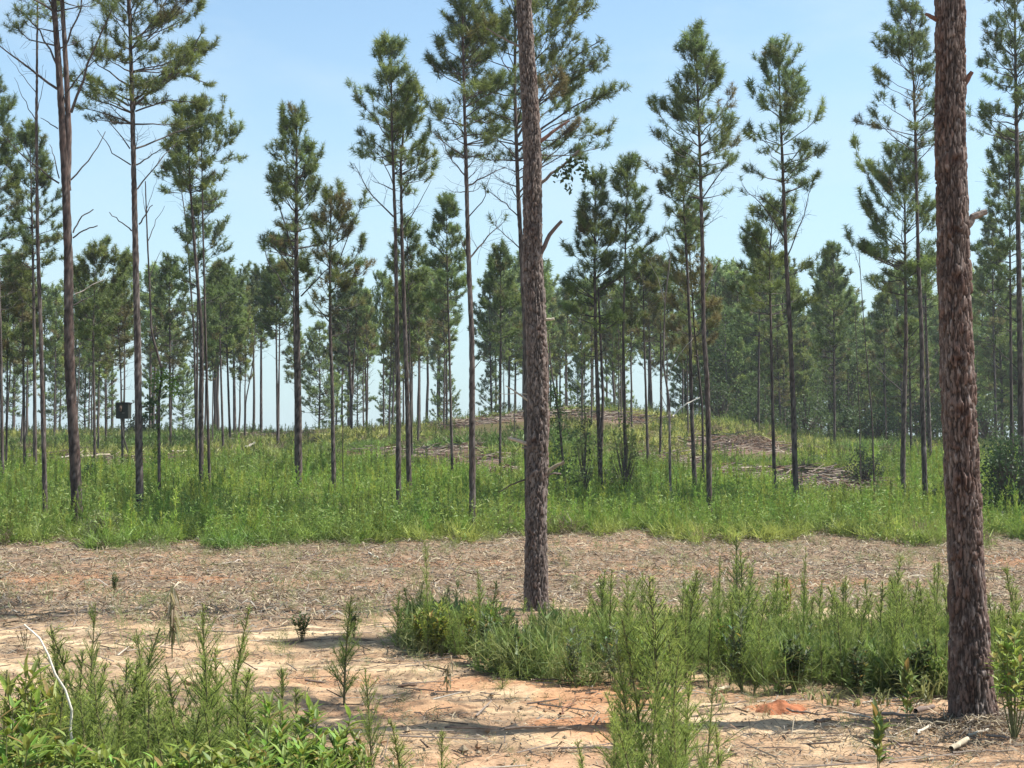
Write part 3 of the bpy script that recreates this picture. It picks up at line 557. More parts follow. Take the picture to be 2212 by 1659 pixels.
def make_tree(k, label, path, w, cr, o):
    vx, vr = path[0]
    d = o.get('depth')
    if d is None: _, d = hit(vx, vr, 0.35)
    pts = [P(px, row, d) for px, row in path]
    b = pts[0].copy(); b[2] = gz(b[0], d) - 0.12
    if pts[0][2] - b[2] < 0.1: pts[0][2] = b[2] + 0.2
    pts = np.array([b] + pts)
    sc = d / F * math.sqrt(1)
    r0 = w * sc / 2
    rng = np.random.default_rng(900 + k)
    zb0, zt0 = pts[0][2], pts[-1][2]
    pts[:, 1] += rng.normal(0, .012) * (pts[:, 2] - zb0)           # a little lean towards or away
    tz = (pts[:, 2] - zb0) / (zt0 - zb0)
    rad = np.maximum(r0 * (0.10 + 0.90 * (1 - tz) ** 0.62), 0.010)
    if cr is None: rad = np.maximum(r0 * (0.3 + 0.7 * (1 - tz)), 0.006)
    root = thing('pine_tree' if not (cr is None) else ('dead_sapling' if 'vine' not in label and 'leafy' not in label else 'sapling'), (float(b[0]), float(pts[0][1]), float(b[2])), label, 'tree', 'young pines on the thinned slope' if cr else 'bare saplings on the thinned slope')
    off = np.array(root.location)
    loc = pts - off
    tb = MB()
    sides = 14 if w > 9 else 9
    tone = 1.0 if not o.get('pale') else 2.0
    rows = int(60 + 40 * min(3, (zt0 - zb0) / 5)) if w > 9 else 50
    bark_tube(tb, loc, rad, rows, sides, .06, .16, .012 if w > 9 else .006, 40 + k, tone=tone * rng.uniform(.50, .72), red=o.get('red', .25))
    axz = lambda z: np.array([np.interp(z, loc[:, 2], loc[:, 0]), np.interp(z, loc[:, 2], loc[:, 1]), z])
    raz = lambda z: float(np.interp(z, loc[:, 2], rad))
    if o.get('fork'):
        fp = np.array([P(px, row, d) for px, row in o['fork']]) - off; fp[:, 1] += .04
        fr = raz(fp[0][2]) * .8
        fm = MB(); bark_tube(fm, fp, np.linspace(fr, fr * .45, len(fp)), 60, 10, .06, .16, .008, 70 + k, tone=rng.uniform(.55, .75), red=o.get('red', .25))
        fm.build('forked_stem', M_BARK, root, True)
    trunk = tb.build('trunk', M_BARK, root, True)
    nwf = float(np.clip(.0125 * d / 33, .011, .030)); K = 46 if d < 48 else 30
    limbs = o.get('limbs', [])
    for q, (lp, ra, rb, tf) in enumerate(limbs):
        p3 = np.array([P(px, row, d) for px, row in lp]) - off
        yy = rng.normal(0, .35) * np.linspace(0, 1, len(p3)) * np.linalg.norm(p3[-1] - p3[0]); p3[:, 1] += axz(p3[0][2])[1] + yy
        m = MB(); c = WOODC * rng.uniform(.8, 1.3)
        if o.get('pale'): c = np.array([.50, .46, .40]) if q == 0 else np.array([.34, .30, .26])
        elif tf is None and q in (8,): c = np.array([.33, .29, .25])
        limb(m, p3, ra, rb, tf, 3000 + 40 * k + q, K=K, nw=nwf, col=c, hue=o.get('hue', .2), mat=1)
        m.build('dead_limb' if tf is None or tf < .12 else 'bough', [M_NEEDLE, M_WOOD], root)
    if cr:
        top, bot, x0, x1 = cr
        zt = P(CX, top, d)[2] - off[2]; zb = P(CX, bot, d)[2] - off[2]
        zt = min(zt, loc[-1, 2]) if loc[-1, 2] > zb + .5 else zt
        xc = np.interp((zt + zb) / 2, loc[:, 2], loc[:, 0]) + off[0]
        wl = xc - P(x0, CY, d)[0]; wr = P(x1, CY, d)[0] - xc
        Wd = max(.3, (wl + wr) / 2); bi = float(np.clip((wr - wl) / (wr + wl), -.45, .45))
        m = MB()
        crown(m, axz, raz, zb, zt, Wd * .95, 500 + k, K=K, nw=nwf, dens=o.get('dens', 1.0) * (1.0 if d < 48 else .75), bias=bi, hue=o.get('hue', .2), rust=o.get('rust', .05), prof=o.get('prof', 'cone'), bare=o.get('bare', 1.0), lowthin=o.get('lowthin', .4), tsize=1.0 if d < 48 else 1.15)
        m.build('crown', [M_NEEDLE, M_WOOD], root)
    return root
HERO = [make_tree(k, *t) for k, t in enumerate(TREES)]

# ------------------------------------------------------------------ the two near pines, with bark in relief
def near_pine(label, path, widths, d, crown_rows, half, stubs, knots, seed, rows, sides, red, loc_off=(0, 0)):
    pts = np.array([P(px, row, d) for px, row in path]); pts[0, 2] = gz(pts[0, 0], d) - .06
    root = thing('pine_tree', tuple(float(v) for v in pts[0]), label, 'tree', None)
    off = np.array(root.location); loc = pts - off
    rad = np.array(widths) * d / F / 2
    tb = MB()
    vis = loc[:, 2] < 6.6
    seg = np.concatenate([[0], np.cumsum(np.linalg.norm(np.diff(loc, axis=0), axis=1))])
    kn = []
    for (px, row, kz) in knots:
        q = P(px, row, d) - off; ks = np.interp(q[2], loc[:, 2], seg); xc = np.interp(q[2], loc[:, 2], loc[:, 0]); rr = np.interp(q[2], loc[:, 2], rad)
        kn.append((ks, -math.acos(float(np.clip((q[0] - xc) / rr, -.98, .98))), kz))
    bark_tube(tb, loc, rad, rows, sides, .044, .115, .026, seed, knots=kn, tone=.86, red=red - .16)
    tb.build('trunk', M_BARKN, root, True)
    for q, (lp, ra, rb, col, tf) in enumerate(stubs):
        p3 = np.array([P(px, row, d) for px, row in lp]) - off
        dy = -0.5 * rad[0]
        p3[:, 1] += np.linspace(0.0, -.10 + .06 * q % .2, len(p3))
        m = MB(); limb(m, p3, ra, rb, tf, seed * 7 + q, col=np.array(col), mat=1)
        m.build('branch_stub' if tf is None else 'dead_limb', [M_NEEDLE, M_WOOD], root)
    axz = lambda z: np.array([np.interp(z, loc[:, 2], loc[:, 0]), np.interp(z, loc[:, 2], loc[:, 1]), z])
    raz = lambda z: float(np.interp(z, loc[:, 2], rad))
    m = MB(); crown(m, axz, raz, crown_rows[0], crown_rows[1], half, seed, K=26, nw=.014, dens=.9, hue=.3, bare=.35)
    m.build('crown', [M_NEEDLE, M_WOOD], root)
    return root
BR = (.16, .09, .07); GR = (.17, .14, .12); PL = (.42, .36, .29)
near_pine('thick plated pine trunk at the right, the nearest tree, rising from bare litter', [(2104, 1556), (2103, 1548), (2096, 1429), (2088, 1255), (2084, 1131), (2070, 854), (2059, 555), (2053, 278), (2052, 0), (2052, -250), (2060, -900), (2064, -1800)],
          [93, 91, 84, 74, 72, 69, 65, 62, 59, 56, 42, 8], 10.1, (6.6, 11.2), 1.9,
          [([(2024, 43), (2008, 41), (1991, 40)], .020, .012, BR, None), ([(2080, 185), (2088, 172), (2096, 158)], .026, .014, BR, None), ([(2089, 487), (2104, 468), (2118, 461), (2132, 457)], .030, .020, GR, None), ([(2096, 826), (2106, 818)], .026, .018, GR, None), ([(2024, 356), (2019, 348)], .014, .008, BR, None)],
          [(2056, 351, .07), (2056, 503, .06), (2059, 604, .085), (2063, 781, .06), (2063, 888, .07), (2065, 1041, .055), (2086, 190, .07), (2100, 823, .06), (2026, 262, .055)], 5, 900, 150, .75)
near_pine('grey-brown pine trunk in the middle with short broken limbs, rising from the weed strip', [(1160, 1345), (1159, 1320), (1157, 1150), (1158, 1097), (1163, 923), (1161, 750), (1151, 555), (1150, 312), (1131, 0), (1124, -200), (1112, -600), (1108, -1000)],
          [50, 48, 44, 44, 44, 42, 40, 37, 30, 26, 16, 4], 17.2, (9.0, 12.4), 1.6,
          [([(1165, 555), (1178, 525), (1192, 503), (1212, 480)], .030, .020, (.13, .10, .09), None), ([(1168, 396), (1206, 365), (1251, 328)], .020, .012, GR, None), ([(1166, 306), (1199, 281), (1230, 260)], .026, .012, BR, None), ([(1136, 108), (1105, 90), (1050, 56)], .018, .006, GR, None),
           ([(1145, 960), (1122, 953), (1099, 946)], .024, .018, PL, None), ([(1176, 1026), (1195, 1010), (1219, 998)], .030, .018, (.20, .17, .12), None), ([(1180, 1025), (1200, 1022), (1212, 1024)], .012, .008, GR, None), ([(1140, 1034), (1118, 1042), (1098, 1050), (1077, 1064)], .012, .006, (.10, .085, .06), None),
           ([(1174, 691), (1197, 689)], .018, .015, (.48, .43, .34), None), ([(1142, 866), (1116, 847), (1092, 832)], .014, .006, PL, None), ([(1142, 968), (1128, 967)], .010, .007, GR, None), ([(1142, 852), (1105, 851), (1080, 851)], .006, .003, PL, None)],
          [(1164, 715, .07), (1156, 954, .075), (1176, 1026, .06), (1150, 500, .06), (1146, 420, .06), (1160, 160, .06)], 6, 900, 110, .42)

# ------------------------------------------------------------------ trees beyond the crest and the wood on the right
def leaf_cloud(mb, g, centers, n_each, spread, size, col, mat=0, flat=0.5):
    """many small leaf faces gathered round the twig ends CENTERS"""
    c = np.repeat(np.asarray(centers, float), n_each, axis=0); n = len(c)
    c = c + g.normal(0, 1, (n, 3)) * spread
    d = g.normal(0, 1, (n, 3)); d[:, 2] -= .3; d /= np.linalg.norm(d, axis=1)[:, None]
    r = g.normal(0, 1, (n, 3)); r[:, 2] *= flat; sd_ = np.cross(d, r); sd_ /= np.linalg.norm(sd_, axis=1)[:, None] + 1e-9
    L = size * g.uniform(.6, 1.3, n)[:, None]
    V = np.stack([c - d * L * .5, c + sd_ * L * .26, c + d * L * .5, c - sd_ * L * .26], 1)
    cc = np.repeat(np.repeat(g.uniform(.7, 1.3, len(centers)), n_each)[:, None] * np.asarray(col)[None] * g.uniform(.8, 1.2, (n, 1)), 4, axis=0)
    mb.add(V.reshape(-1, 3), Q=np.arange(n * 4).reshape(n, 4), col=cc, mat=mat)
PROTO = {}
def far_pine(key, seed, zb, hue, rust, prof, Wd, dens):
    g = np.random.default_rng(seed); H = 10.0
    root = thing('pine_tree', (0, 0, 0), 'x', 'tree', 'x')
    zz = np.linspace(0, H, 9); pts = np.stack([np.cumsum(g.normal(0, .04, 9)), np.cumsum(g.normal(0, .04, 9)), zz], -1); pts[0, 2] = -.4
    rad = .105 * (0.1 + .9 * (1 - zz / H) ** .7)
    tb = MB(); tb.tube(pts, rad, 7, col=np.array([.105, .085, .075]) * g.uniform(.8, 1.2, (9, 1)), cap=False); tb.build('trunk', M_BARK, root, True)
    ax = lambda z: np.array([np.interp(z, pts[:, 2], pts[:, 0]), np.interp(z, pts[:, 2], pts[:, 1]), z])
    m = MB(); crown(m, ax, lambda z: float(np.interp(z, pts[:, 2], rad)), zb, H, Wd, seed, K=16, nw=.032, dens=dens * .72, hue=hue, rust=rust, prof=prof, tsize=1.5, bare=.6, lowthin=.3, bright=1.45)
    m.build('crown', [M_NEEDLE, M_WOOD], root)
    PROTO[key] = [root, False]
for q in range(7): far_pine(('crest', q), 2000 + q, [5.2, 4.6, 5.6, 4.9, 5.4, 4.2, 5.0][q], [.1, .3, .2, .4, .05, .25, .35][q], [.1, .3, .0, .5, .2, .15, .4][q], ['round', 'cone', 'round', 'round', 'cone', 'round', 'cone'][q], [1.15, .95, 1.25, 1.05, .9, 1.2, 1.0][q], .8)
for q in range(6): far_pine(('wood', q), 2100 + q, [3.2, 2.4, 3.8, 2.0, 3.0, 4.2][q], [.1, .3, .0, .2, .4, .1][q], [.1, .5, .0, .25, .1, .3][q], 'cone', [1.5, 1.3, 1.6, 1.45, 1.3, 1.5][q], .75)
for q in range(3): far_pine(('low', q), 2200 + q, [1.6, 1.2, 2.4][q], [.1, .2, .0][q], .1, 'cone', [2.0, 2.3, 1.9][q], .8)
for q in range(4):
    g = np.random.default_rng(2300 + q)
    root = thing('broadleaf_tree', (0, 0, 0), 'x', 'tree', 'x')
    zz = np.linspace(0, 8.5, 8); pts = np.stack([np.cumsum(g.normal(0, .07, 8)), np.cumsum(g.normal(0, .07, 8)), zz], -1); pts[0, 2] = -.4
    tb = MB(); tb.tube(pts, np.linspace(.11, .02, 8), 7, col=(.12, .105, .09), cap=False)
    tb.build('trunk', M_BARK, root, True)
    m = MB(); cen = []; A = []; B = []
    for b in range(70):
        z = g.uniform(1.2, 9.6); t = (z - 1.2) / 8.4; R = 2.1 * math.sin(math.pi * min(1, .18 + .82 * t) ** .8) * g.uniform(.35, 1.05) + .2; a = g.uniform(0, 6.28)
        e = np.array([R * math.cos(a), R * math.sin(a), z]); st = np.array([np.interp(z * .8, zz, pts[:, 0]), np.interp(z * .8, zz, pts[:, 1]), min(8.4, max(.8, z - .5 * R))])
        A.append(st); B.append(e); cen += [e, lerp(st, e, .7)]
    m.sticks(A, B, .02, .006, (.12, .105, .09), 1)
    leaf_cloud(m, g, cen, 26, np.array([.30, .30, .24]), .17, [(.15, .22, .06), (.13, .19, .06), (.17, .215, .065), (.12, .18, .07)][q])
    m.build('crown', [M_LEAF, M_WOOD], root); PROTO[('leaf', q)] = [root, False]
def put(key, x, y, height, label, group, rz, H=10.0, wide=1.0):
    p = PROTO[key]; sc = height / H
    sx = sc * wide
    if not p[1]:
        p[1] = True; r = p[0]; r.location = (x, y, gz(x, y)); r.rotation_euler = (0, 0, rz); r.scale = (sx, sx, sc); r['label'] = label; r['group'] = group
        return r
    return copy_thing(p[0], (x, y, gz(x, y)), rz, (sx, sx, sc), label, group)
g = np.random.default_rng(77)
def row_of(toprow, d, x):
    return P(CX, toprow, d)[2] - gz(x, d)
SKYGAPS = [(572, 634), (652, 664), (690, 706), (1378, 1388), (1411, 1419)]
places = ['left of the hunting stand', 'right of the hunting stand', 'right of the heavy slope pine', 'right of the tall crooked pine', 'right of the near middle trunk']
def place(px): return places[int(np.searchsorted([262, 645, 1015, 1160], px))]
kinds = {0: 'full green', 1: 'pointed', 2: 'broad green', 3: 'browned round', 4: 'narrow grey-green', 5: 'low-crowned green', 6: 'rusty pointed'}
n = 0
while n < 66:
    px = g.uniform(-220, 1540); d = g.uniform(84, 122)
    if any(a < px < b for a, b in SKYGAPS): continue
    q = int(g.integers(0, 7)); x = (px - CX) / F * d
    top = g.uniform(585, 720) if px < 900 else g.uniform(570, 720)
    put(('crest', q), x, d, min(13.5, row_of(top, d, x)), '%s pine on the far crest %s' % (kinds[q], place(px)), 'pines along the far crest', g.uniform(0, 6.28)); n += 1
for px, d, top, q in [(120, 96, 745, 0), (185, 104, 730, 1), (330, 108, 770, 2), (395, 100, 790, 0), (30, 92, 760, 2), (690, 90, 705, 0), (720, 98, 810, 1), (770, 92, 760, 2), (840, 104, 790, 0), (960, 96, 800, 1), (1060, 104, 790, 2), (1250, 90, 770, 1), (1330, 98, 760, 2), (1480, 92, 720, 0), (1545, 88, 700, 1), (-60, 98, 740, 1), (230, 90, 790, 2)]:
    x = (px - CX) / F * d
    put(('low', q), x, d, row_of(top, d, x), 'short low-boughed pine on the far crest %s' % place(px), 'short pines along the far crest', g.uniform(0, 6.28))
wk = ['full dark', 'browned', 'broad blue-green', 'olive', 'yellowish', 'open']
wp = ['left of the olive pine', 'right of the olive pine', 'beyond the near right trunk']
def wplace(px): return wp[int(np.searchsorted([1670, 1950], px))]
n = 0
while n < 80:
    px = g.uniform(1535, 2420); d = g.uniform(74, 112); x = (px - CX) / F * d
    if px < 1600 and d < 82: continue
    q = int(g.integers(0, 6)); top = g.uniform(560, 720) if d > 84 else g.uniform(610, 760)
    if 1820 < px < 1870 or 1905 < px < 1935: top = max(top, 655)
    put(('wood', q), x, d, min(14.5, row_of(top, d, x)), '%s pine in the dark wood %s' % (wk[q], wplace(px)), 'pines of the dark wood on the right', g.uniform(0, 6.28)); n += 1
for px, d, top in [(1570, 82, 640), (1620, 84, 690), (1655, 80, 760), (1740, 86, 700), (1770, 80, 790), (1700, 92, 660), (1830, 88, 700), (1880, 82, 800), (1930, 86, 700), (2150, 80, 720), (2200, 86, 650), (2110, 84, 690), (2250, 78, 700), (2060, 90, 680), (1590, 92, 600), (1985, 92, 660), (1790, 98, 660)]:
    x = (px - CX) / F * d; q = int(g.integers(0, 4))
    put(('leaf', q), x, d, row_of(top, d, x), '%s hardwood in the dark wood %s' % (['bright green', 'mid green', 'pale green', 'blue-green'][q], wplace(px)), 'hardwoods among the dark wood', g.uniform(0, 6.28), 9.8, .9)

gl = np.random.default_rng(78)
n = 0
while n < 34:
    px = gl.uniform(-30, 1545); d = gl.uniform(56, 84)
    if any(a - 4 < px < b + 4 for a, b in SKYGAPS): continue
    x = (px - CX) / F * d; q = int(gl.integers(0, 7))
    put(('crest', q), x, d, row_of(gl.uniform(575, 700), d, x), 'slender %s pine on the slope %s' % (kinds[q], place(px)), 'slender pines scattered over the slope', gl.uniform(0, 6.28), wide=gl.uniform(.55, .75)); n += 1
for k in range(34):
    px = 1535 + k * 27 + gl.uniform(-10, 10); d = gl.uniform(110, 126); x = (px - CX) / F * d
    put(('low', int(gl.integers(0, 3))), x, d, row_of(gl.uniform(690, 770), d, x), 'low-boughed pine deep in the dark wood %s' % wplace(px), 'low-boughed pines deep in the dark wood', gl.uniform(0, 6.28), wide=1.15)

# ------------------------------------------------------------------ shrubs
def shrub(name, label, px, vrow, d, half, height, leaf, col, seed, cat='shrub', n=60, each=22, low=.0, loc=None, group=None):
    g = np.random.default_rng(seed)
    if loc is None: x = (px - CX) / F * d; loc = (x, d, gz(x, d))
    root = thing(name, loc, label, cat, group)
    cen = []; A = []; B = []
    for k in range(n):
        a = g.uniform(0, 6.28); t = g.uniform(low, 1); R = half * (math.sin(math.pi * (.22 + .70 * t)) ** .8) * g.uniform(.3, 1.0)
        e = np.array([R * math.cos(a), R * math.sin(a), height * t * (1 + .08 * g.normal())]); A.append(np.array([R * .15 * math.cos(a), R * .15 * math.sin(a), height * t * .35])); B.append(e); cen.append(e)
    st = MB(); st.sticks(A, B, half * .03, half * .01, (.10, .08, .06)); st.build('stem', M_WOOD, root)
    m = MB(); leaf_cloud(m, g, cen, each, np.array([half * .13, half * .13, height * .08]), leaf, col); m.build('foliage', M_LEAF, root)
    return root
shrub('shrub', 'large dark glossy shrub at the right edge beyond the near right trunk', 2178, 0, 33, .86, 1.75, .085, (.045, .08, .028), 1, n=150, each=26)
shrub('shrub', 'small olive shrub at the foot of the shaded stem left of the near right trunk', 2032, 0, 35, .36, .75, .07, (.06, .085, .03), 2, n=40)
shrub('shrub', 'bushy broadleaf shrub around the pine with separate tufts', 1350, 0, 38, .5, 2.3, .085, (.16, .20, .055), 3, n=60, each=14)
shrub('shrub', 'thin leafy shrub left of the paired pine', 1262, 0, 38, .4, 2.4, .08, (.16, .20, .06), 4, n=36, each=11)
shrub('shrub', 'low olive thicket under the paired pine', 1320, 0, 40, .8, .8, .08, (.12, .15, .05), 5, n=50, each=13)
shrub('shrub', 'small dark green bush among the weeds behind the forked pine', 194, 0, 42, .3, .75, .06, (.04, .075, .025), 6, n=40)
shrub('shrub', 'grey-green bush beneath the two needle-thin saplings', 1868, 0, 43, .7, 1.0, .07, (.08, .10, .05), 7, n=60)
shrub('shrub', 'tiny leafy bush at the foot of a slim pine left of centre', 487, 0, 41, .2, .75, .06, (.06, .09, .03), 8, n=26)
shrub('shrub', 'round pale-topped bush at the front edge of the weeds on the left', 225, 0, 28.6, .45, .62, .05, (.22, .25, .09), 9, n=60)
shrub('shrub', 'low olive bush on the crest beyond the hunting stand', 300, 0, 80, 1.0, 1.3, .14, (.07, .09, .035), 10, n=50)
for k, (px, d, w_, h_) in enumerate([(1560, 80, 1.2, 1.5), (1640, 76, 1.3, 1.2), (1740, 74, 1.5, 1.3), (1830, 73, 1.2, 1.1), (1900, 72, 1.3, 1.2), (2130, 70, 1.4, 1.6), (2230, 70, 1.5, 1.6), (1990, 71, 1.3, 1.4)]):
    shrub('shrub', 'dim shrub at the foot of the dark wood, %s' % ['at its left end', 'left of the olive pine', 'right of the olive pine', 'behind the two thin saplings', 'left of the broad-crowned pine', 'just right of the near right trunk', 'at the picture edge', 'behind the tall thin-crowned pine'][k], px, 0, d, w_, h_ * 1.5, .16, (.075, .11, .04), 20 + k, n=60, each=20, group='understory shrubs of the dark wood')
# leaves carried by the crooked sapling and the draped sapling: parts of those trees
def leaves_on(tree_label, name, cents, each, spread, size, col, seed):
    root = next(o for o in HERO if tree_label in o['label'])
    off = np.array(root.location); d = off[1]; g = np.random.default_rng(seed)
    cen = [P(px, row, d) - off + np.array([0, g.normal(0, sy), 0]) for (px, row, sy) in cents]
    m = MB(); leaf_cloud(m, g, cen, each, np.array(spread), size, col); m.build(name, M_LEAF, root)
g = np.random.default_rng(5)
leaves_on('wrapped in bright green', 'vine_leaves', [(g.normal(352, 16), g.normal(828, 14), .14) for q in range(26)] + [(370 + g.normal(0, 8), 838 + g.normal(0, 18), .12) for q in range(14)] + [(340 + g.normal(0, 4), r, .06) for r in range(840, 1060, 16)], 14, (.05, .05, .05), .075, (.13, .21, .03), 50)
leaves_on('wrapped in bright green', 'hanging_foliage', [(330 + g.normal(0, 12), 880 + g.normal(0, 20), .1) for q in range(14)], 12, (.07, .05, .03), .10, (.05, .085, .035), 51)
leaves_on('draped in dark vines', 'vine_leaves', [(np.interp(r, [790, 1069], [1190, 1222]) + g.normal(0, 9 + 10 * (r > 930)), r, .12) for r in range(840, 1060, 4)] + [(g.normal(1240, 14), g.normal(1030, 16), .1) for q in range(14)], 14, (.06, .06, .06), .085, (.085, .125, .04), 52)
leaves_on('draped in dark vines', 'new_leaves', [(1210 + g.normal(0, 16), 845 + g.normal(0, 10), .1) for q in range(10)], 10, (.05, .05, .05), .08, (.17, .22, .04), 53)
leaves_on('thin leafy stem right', 'leaves', [(1264 + g.normal(0, 16), r, .12) for r in range(790, 1000, 10)], 12, (.07, .07, .06), .08, (.07, .10, .03), 54)
# a vine hanging from the upper right limb of the middle trunk
vm = MB(); g = np.random.default_rng(6); vd = 17.15
vp = [P(*q, vd) for q in [(1208, 364), (1235, 340), (1252, 332), (1260, 352), (1266, 378)]]
vm.tube(vp, [.006] * 5, 5, col=(.1, .085, .06), mat=1)
cen = [P(1206 + 46 * t + g.normal(0, 2), 372 - 34 * t + 16 * g.uniform(0, 1), vd) for t in np.linspace(0, 1, 16)] + [P(1262 + g.normal(0, 4), 350 + 8 * q, vd) for q in range(6)] + [P(1231 + g.normal(0, 2), 380 + 9 * q, vd) for q in range(4)]
leaf_cloud(vm, g, cen, 6, np.array([.03, .03, .05]), .075, (.05, .08, .03))
tag(vm.build('vine', [M_LEAF, M_WOOD]), 'leafy vine dangling from the upper right limb of the middle trunk', 'vine')

# ------------------------------------------------------------------ the hunting stand
d = 51.6
hx0, hx1 = P(250.5, 900, d)[0], P(277, 900, d)[0]; z0, z1 = P(260, 904, d)[2], P(260, 869, d)[2]
xc, wd, hz = (hx0 + hx1) / 2, hx1 - hx0, z1 - z0
st = thing('hunting_stand', (xc, d, gz(xc, d)), 'dark boxy hunting stand on a pole and ladder among slim pines at the left', 'hunting stand')
zo = gz(xc, d)
def boxm(mb, x0, x1, y0, y1, za, zb_, col):
    v = [(x, y, z) for z in (za, zb_) for y in (y0, y1) for x in (x0, x1)]
    mb.add(v, Q=[(0, 1, 3, 2), (4, 6, 7, 5), (0, 4, 5, 1), (2, 3, 7, 6), (0, 2, 6, 4), (1, 5, 7, 3)], col=col)
DK = (.032, .034, .028)
b = MB(); hw = wd / 2
za, zb_ = z0 - zo, z1 - zo
boxm(b, -hw, hw, -.02, 0, za, zb_ - .052, DK); boxm(b, -hw, -hw + .02, .002, .42, za, zb_ - .053, DK); boxm(b, hw - .02, hw, .002, .42, za, zb_ - .053, DK); boxm(b, -hw + .022, hw - .022, .40, .42, za, zb_ - .054, DK)
boxm(b, -hw + .022, hw - .022, .003, .398, za, za + .02, DK)
b.build('skirt', M_PANEL, st)
b = MB(); boxm(b, -hw - .02, hw + .02, -.04, .45, zb_ - .05, zb_, (.03, .024, .026)); b.build('roof', M_PANEL, st)
b = MB(); b.tube([(-.07, -.05, za + hz * .45), (-.05, -.06, za + hz * .62), (-.05, -.05, za + hz * .78)], [.05, .06, .045], 8, col=(.10, .07, .055)); boxm(b, .01, .09, -.044, -.0225, za + hz * .32, za + hz * .36, (.16, .16, .14)); b.build('seat', M_PANEL, st)
b = MB(); lad = [P(262, 905, d) - np.array([xc, d, zo]), P(268, 942, d) - np.array([xc, d, zo]), P(293, 1048, d) - np.array([xc, d, zo])]
lad = np.array(lad); lad[:, 1] = [.0, -.1, -.3]; lad[-1][2] = gz(xc + lad[-1][0], d - .3) - zo - .05
b.tube(lad, [.035, .03, .03], 8, col=(.05, .045, .035)); b.build('ladder_pole', M_PANEL, st)
b = MB(); b.tube([(-.01, .12, -.1), (-.01, .12, za)], [.028, .028], 8, col=(.05, .05, .04)); b.build('post', M_PANEL, st)

# ------------------------------------------------------------------ weeds
def fil_tris(o, d, L, w, g):
    """thin triangles from points o along d"""
    sd_ = np.cross(d, g.normal(0, 1, d.shape)); sd_ /= np.linalg.norm(sd_, axis=1)[:, None] + 1e-9
    return np.stack([o - sd_ * w / 2, o + sd_ * w / 2, o + d * L[:, None]], 1)
def fennel(seed, nb, nf, w, flen, spread=.26, lean=0.0, plume=True):
    """one dogfennel stalk of height 1: stem path, branch segments, filament triangles and their tints"""
    g = np.random.default_rng(seed)
    zz = np.linspace(0, 1, 8); bend = g.normal(0, .05, 2) + np.array([lean, 0])
    stem = np.stack([bend[0] * zz ** 2, bend[1] * zz ** 2, zz], -1)
    z = np.sort(g.uniform(.04, .97, nb)); a = g.uniform(0, 6.28, nb)
    o = np.stack([np.interp(z, zz, stem[:, 0]), np.interp(z, zz, stem[:, 1]), z], -1)
    L = (spread * (1 - z) ** .9 * np.where(z < .2, .8 + z, 1) + .03) * g.uniform(.5, 1.15, nb); el = np.radians(g.uniform(46, 74, nb))
    d = np.stack([np.cos(el) * np.cos(a), np.cos(el) * np.sin(a), np.sin(el)], -1)
    e = o + d * L[:, None]
    k = np.repeat(np.arange(nb), nf); f = g.uniform(.12, 1.0, nb * nf)
    fo = o[k] + d[k] * (L[k] * f)[:, None]; fd = d[k] * .8 + g.normal(0, .65, (nb * nf, 3)) + np.array([0, 0, .45]); fd /= np.linalg.norm(fd, axis=1)[:, None]
    keep = g.random(nb * nf) < np.clip(L[k] / (.55 * spread), .10, 1); fo, fd, k, f = fo[keep], fd[keep], k[keep], f[keep]
    nk = len(k)
    V = fil_tris(fo, fd, flen * g.uniform(.6, 1.3, nk) * (1.05 - .6 * np.clip(fo[:, 2], 0, 1)), w, g)
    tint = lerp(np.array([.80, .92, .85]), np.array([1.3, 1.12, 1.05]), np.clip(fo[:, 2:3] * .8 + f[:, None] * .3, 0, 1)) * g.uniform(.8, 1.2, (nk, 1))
    n2 = int(nf * 9); zt = g.uniform(.55, 1.0, n2); so = np.stack([np.interp(zt, zz, stem[:, 0]), np.interp(zt, zz, stem[:, 1]), zt], -1)
    sd2 = g.normal(0, .5, (n2, 3)) + np.array([0, 0, .9]); sd2 /= np.linalg.norm(sd2, axis=1)[:, None]
    V2 = fil_tris(so, sd2, flen * g.uniform(.4, .9, n2) * (1.25 - 1.0 * zt), w, g)
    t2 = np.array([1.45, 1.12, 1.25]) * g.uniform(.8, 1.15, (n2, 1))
    return stem, o, e, np.concatenate([V, V2]), np.concatenate([tint, t2])
FENC = np.array([.25, .345, .09])
FEN = []
for q in range(9):
    stem, o, e, V, tint = fennel(4000 + q, [62, 54, 72, 50, 64, 58, 46, 68, 54][q], 34, .0032, [.07, .08, .065, .085, .07, .06, .09, .07, .08][q], [.34, .28, .40, .30, .26, .36, .33, .42, .24][q])
    root = thing('dogfennel', (0, 0, 0), 'x', 'weed', 'x')
    m = MB(); m.tube(stem, np.linspace(.008, .0025, 8), 6, col=np.array([.11, .10, .05])); m.sticks(o, e, .0028, .0012, (.09, .11, .045)); m.build('stem', M_WOOD, root)
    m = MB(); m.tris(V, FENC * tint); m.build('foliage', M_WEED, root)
    FEN.append([root, False])
def put_fennel(x, y, h, label, group, rz, q, tilt=(0, 0), wide=1.0):
    p = FEN[q % 9]; loc = (x, y, gz(x, y) - .02); sx = (h ** .6) * wide
    if not p[1]:
        p[1] = True; r = p[0]; r.location = loc; r.scale = (sx, sx, h); r['label'] = label; r['group'] = group
        if group is None: del r['group']
    else:
        r = copy_thing(p[0], loc, rz, (sx, sx, h), label, group)
        if group is None and 'group' in r: del r['group']
    r.rotation_euler = (tilt[0], tilt[1], rz)
    return r
g = np.random.default_rng(31)
def at_top(px, top, d):
    q = P(px, top, d); return q[0], d, q[2] - gz(q[0], d)
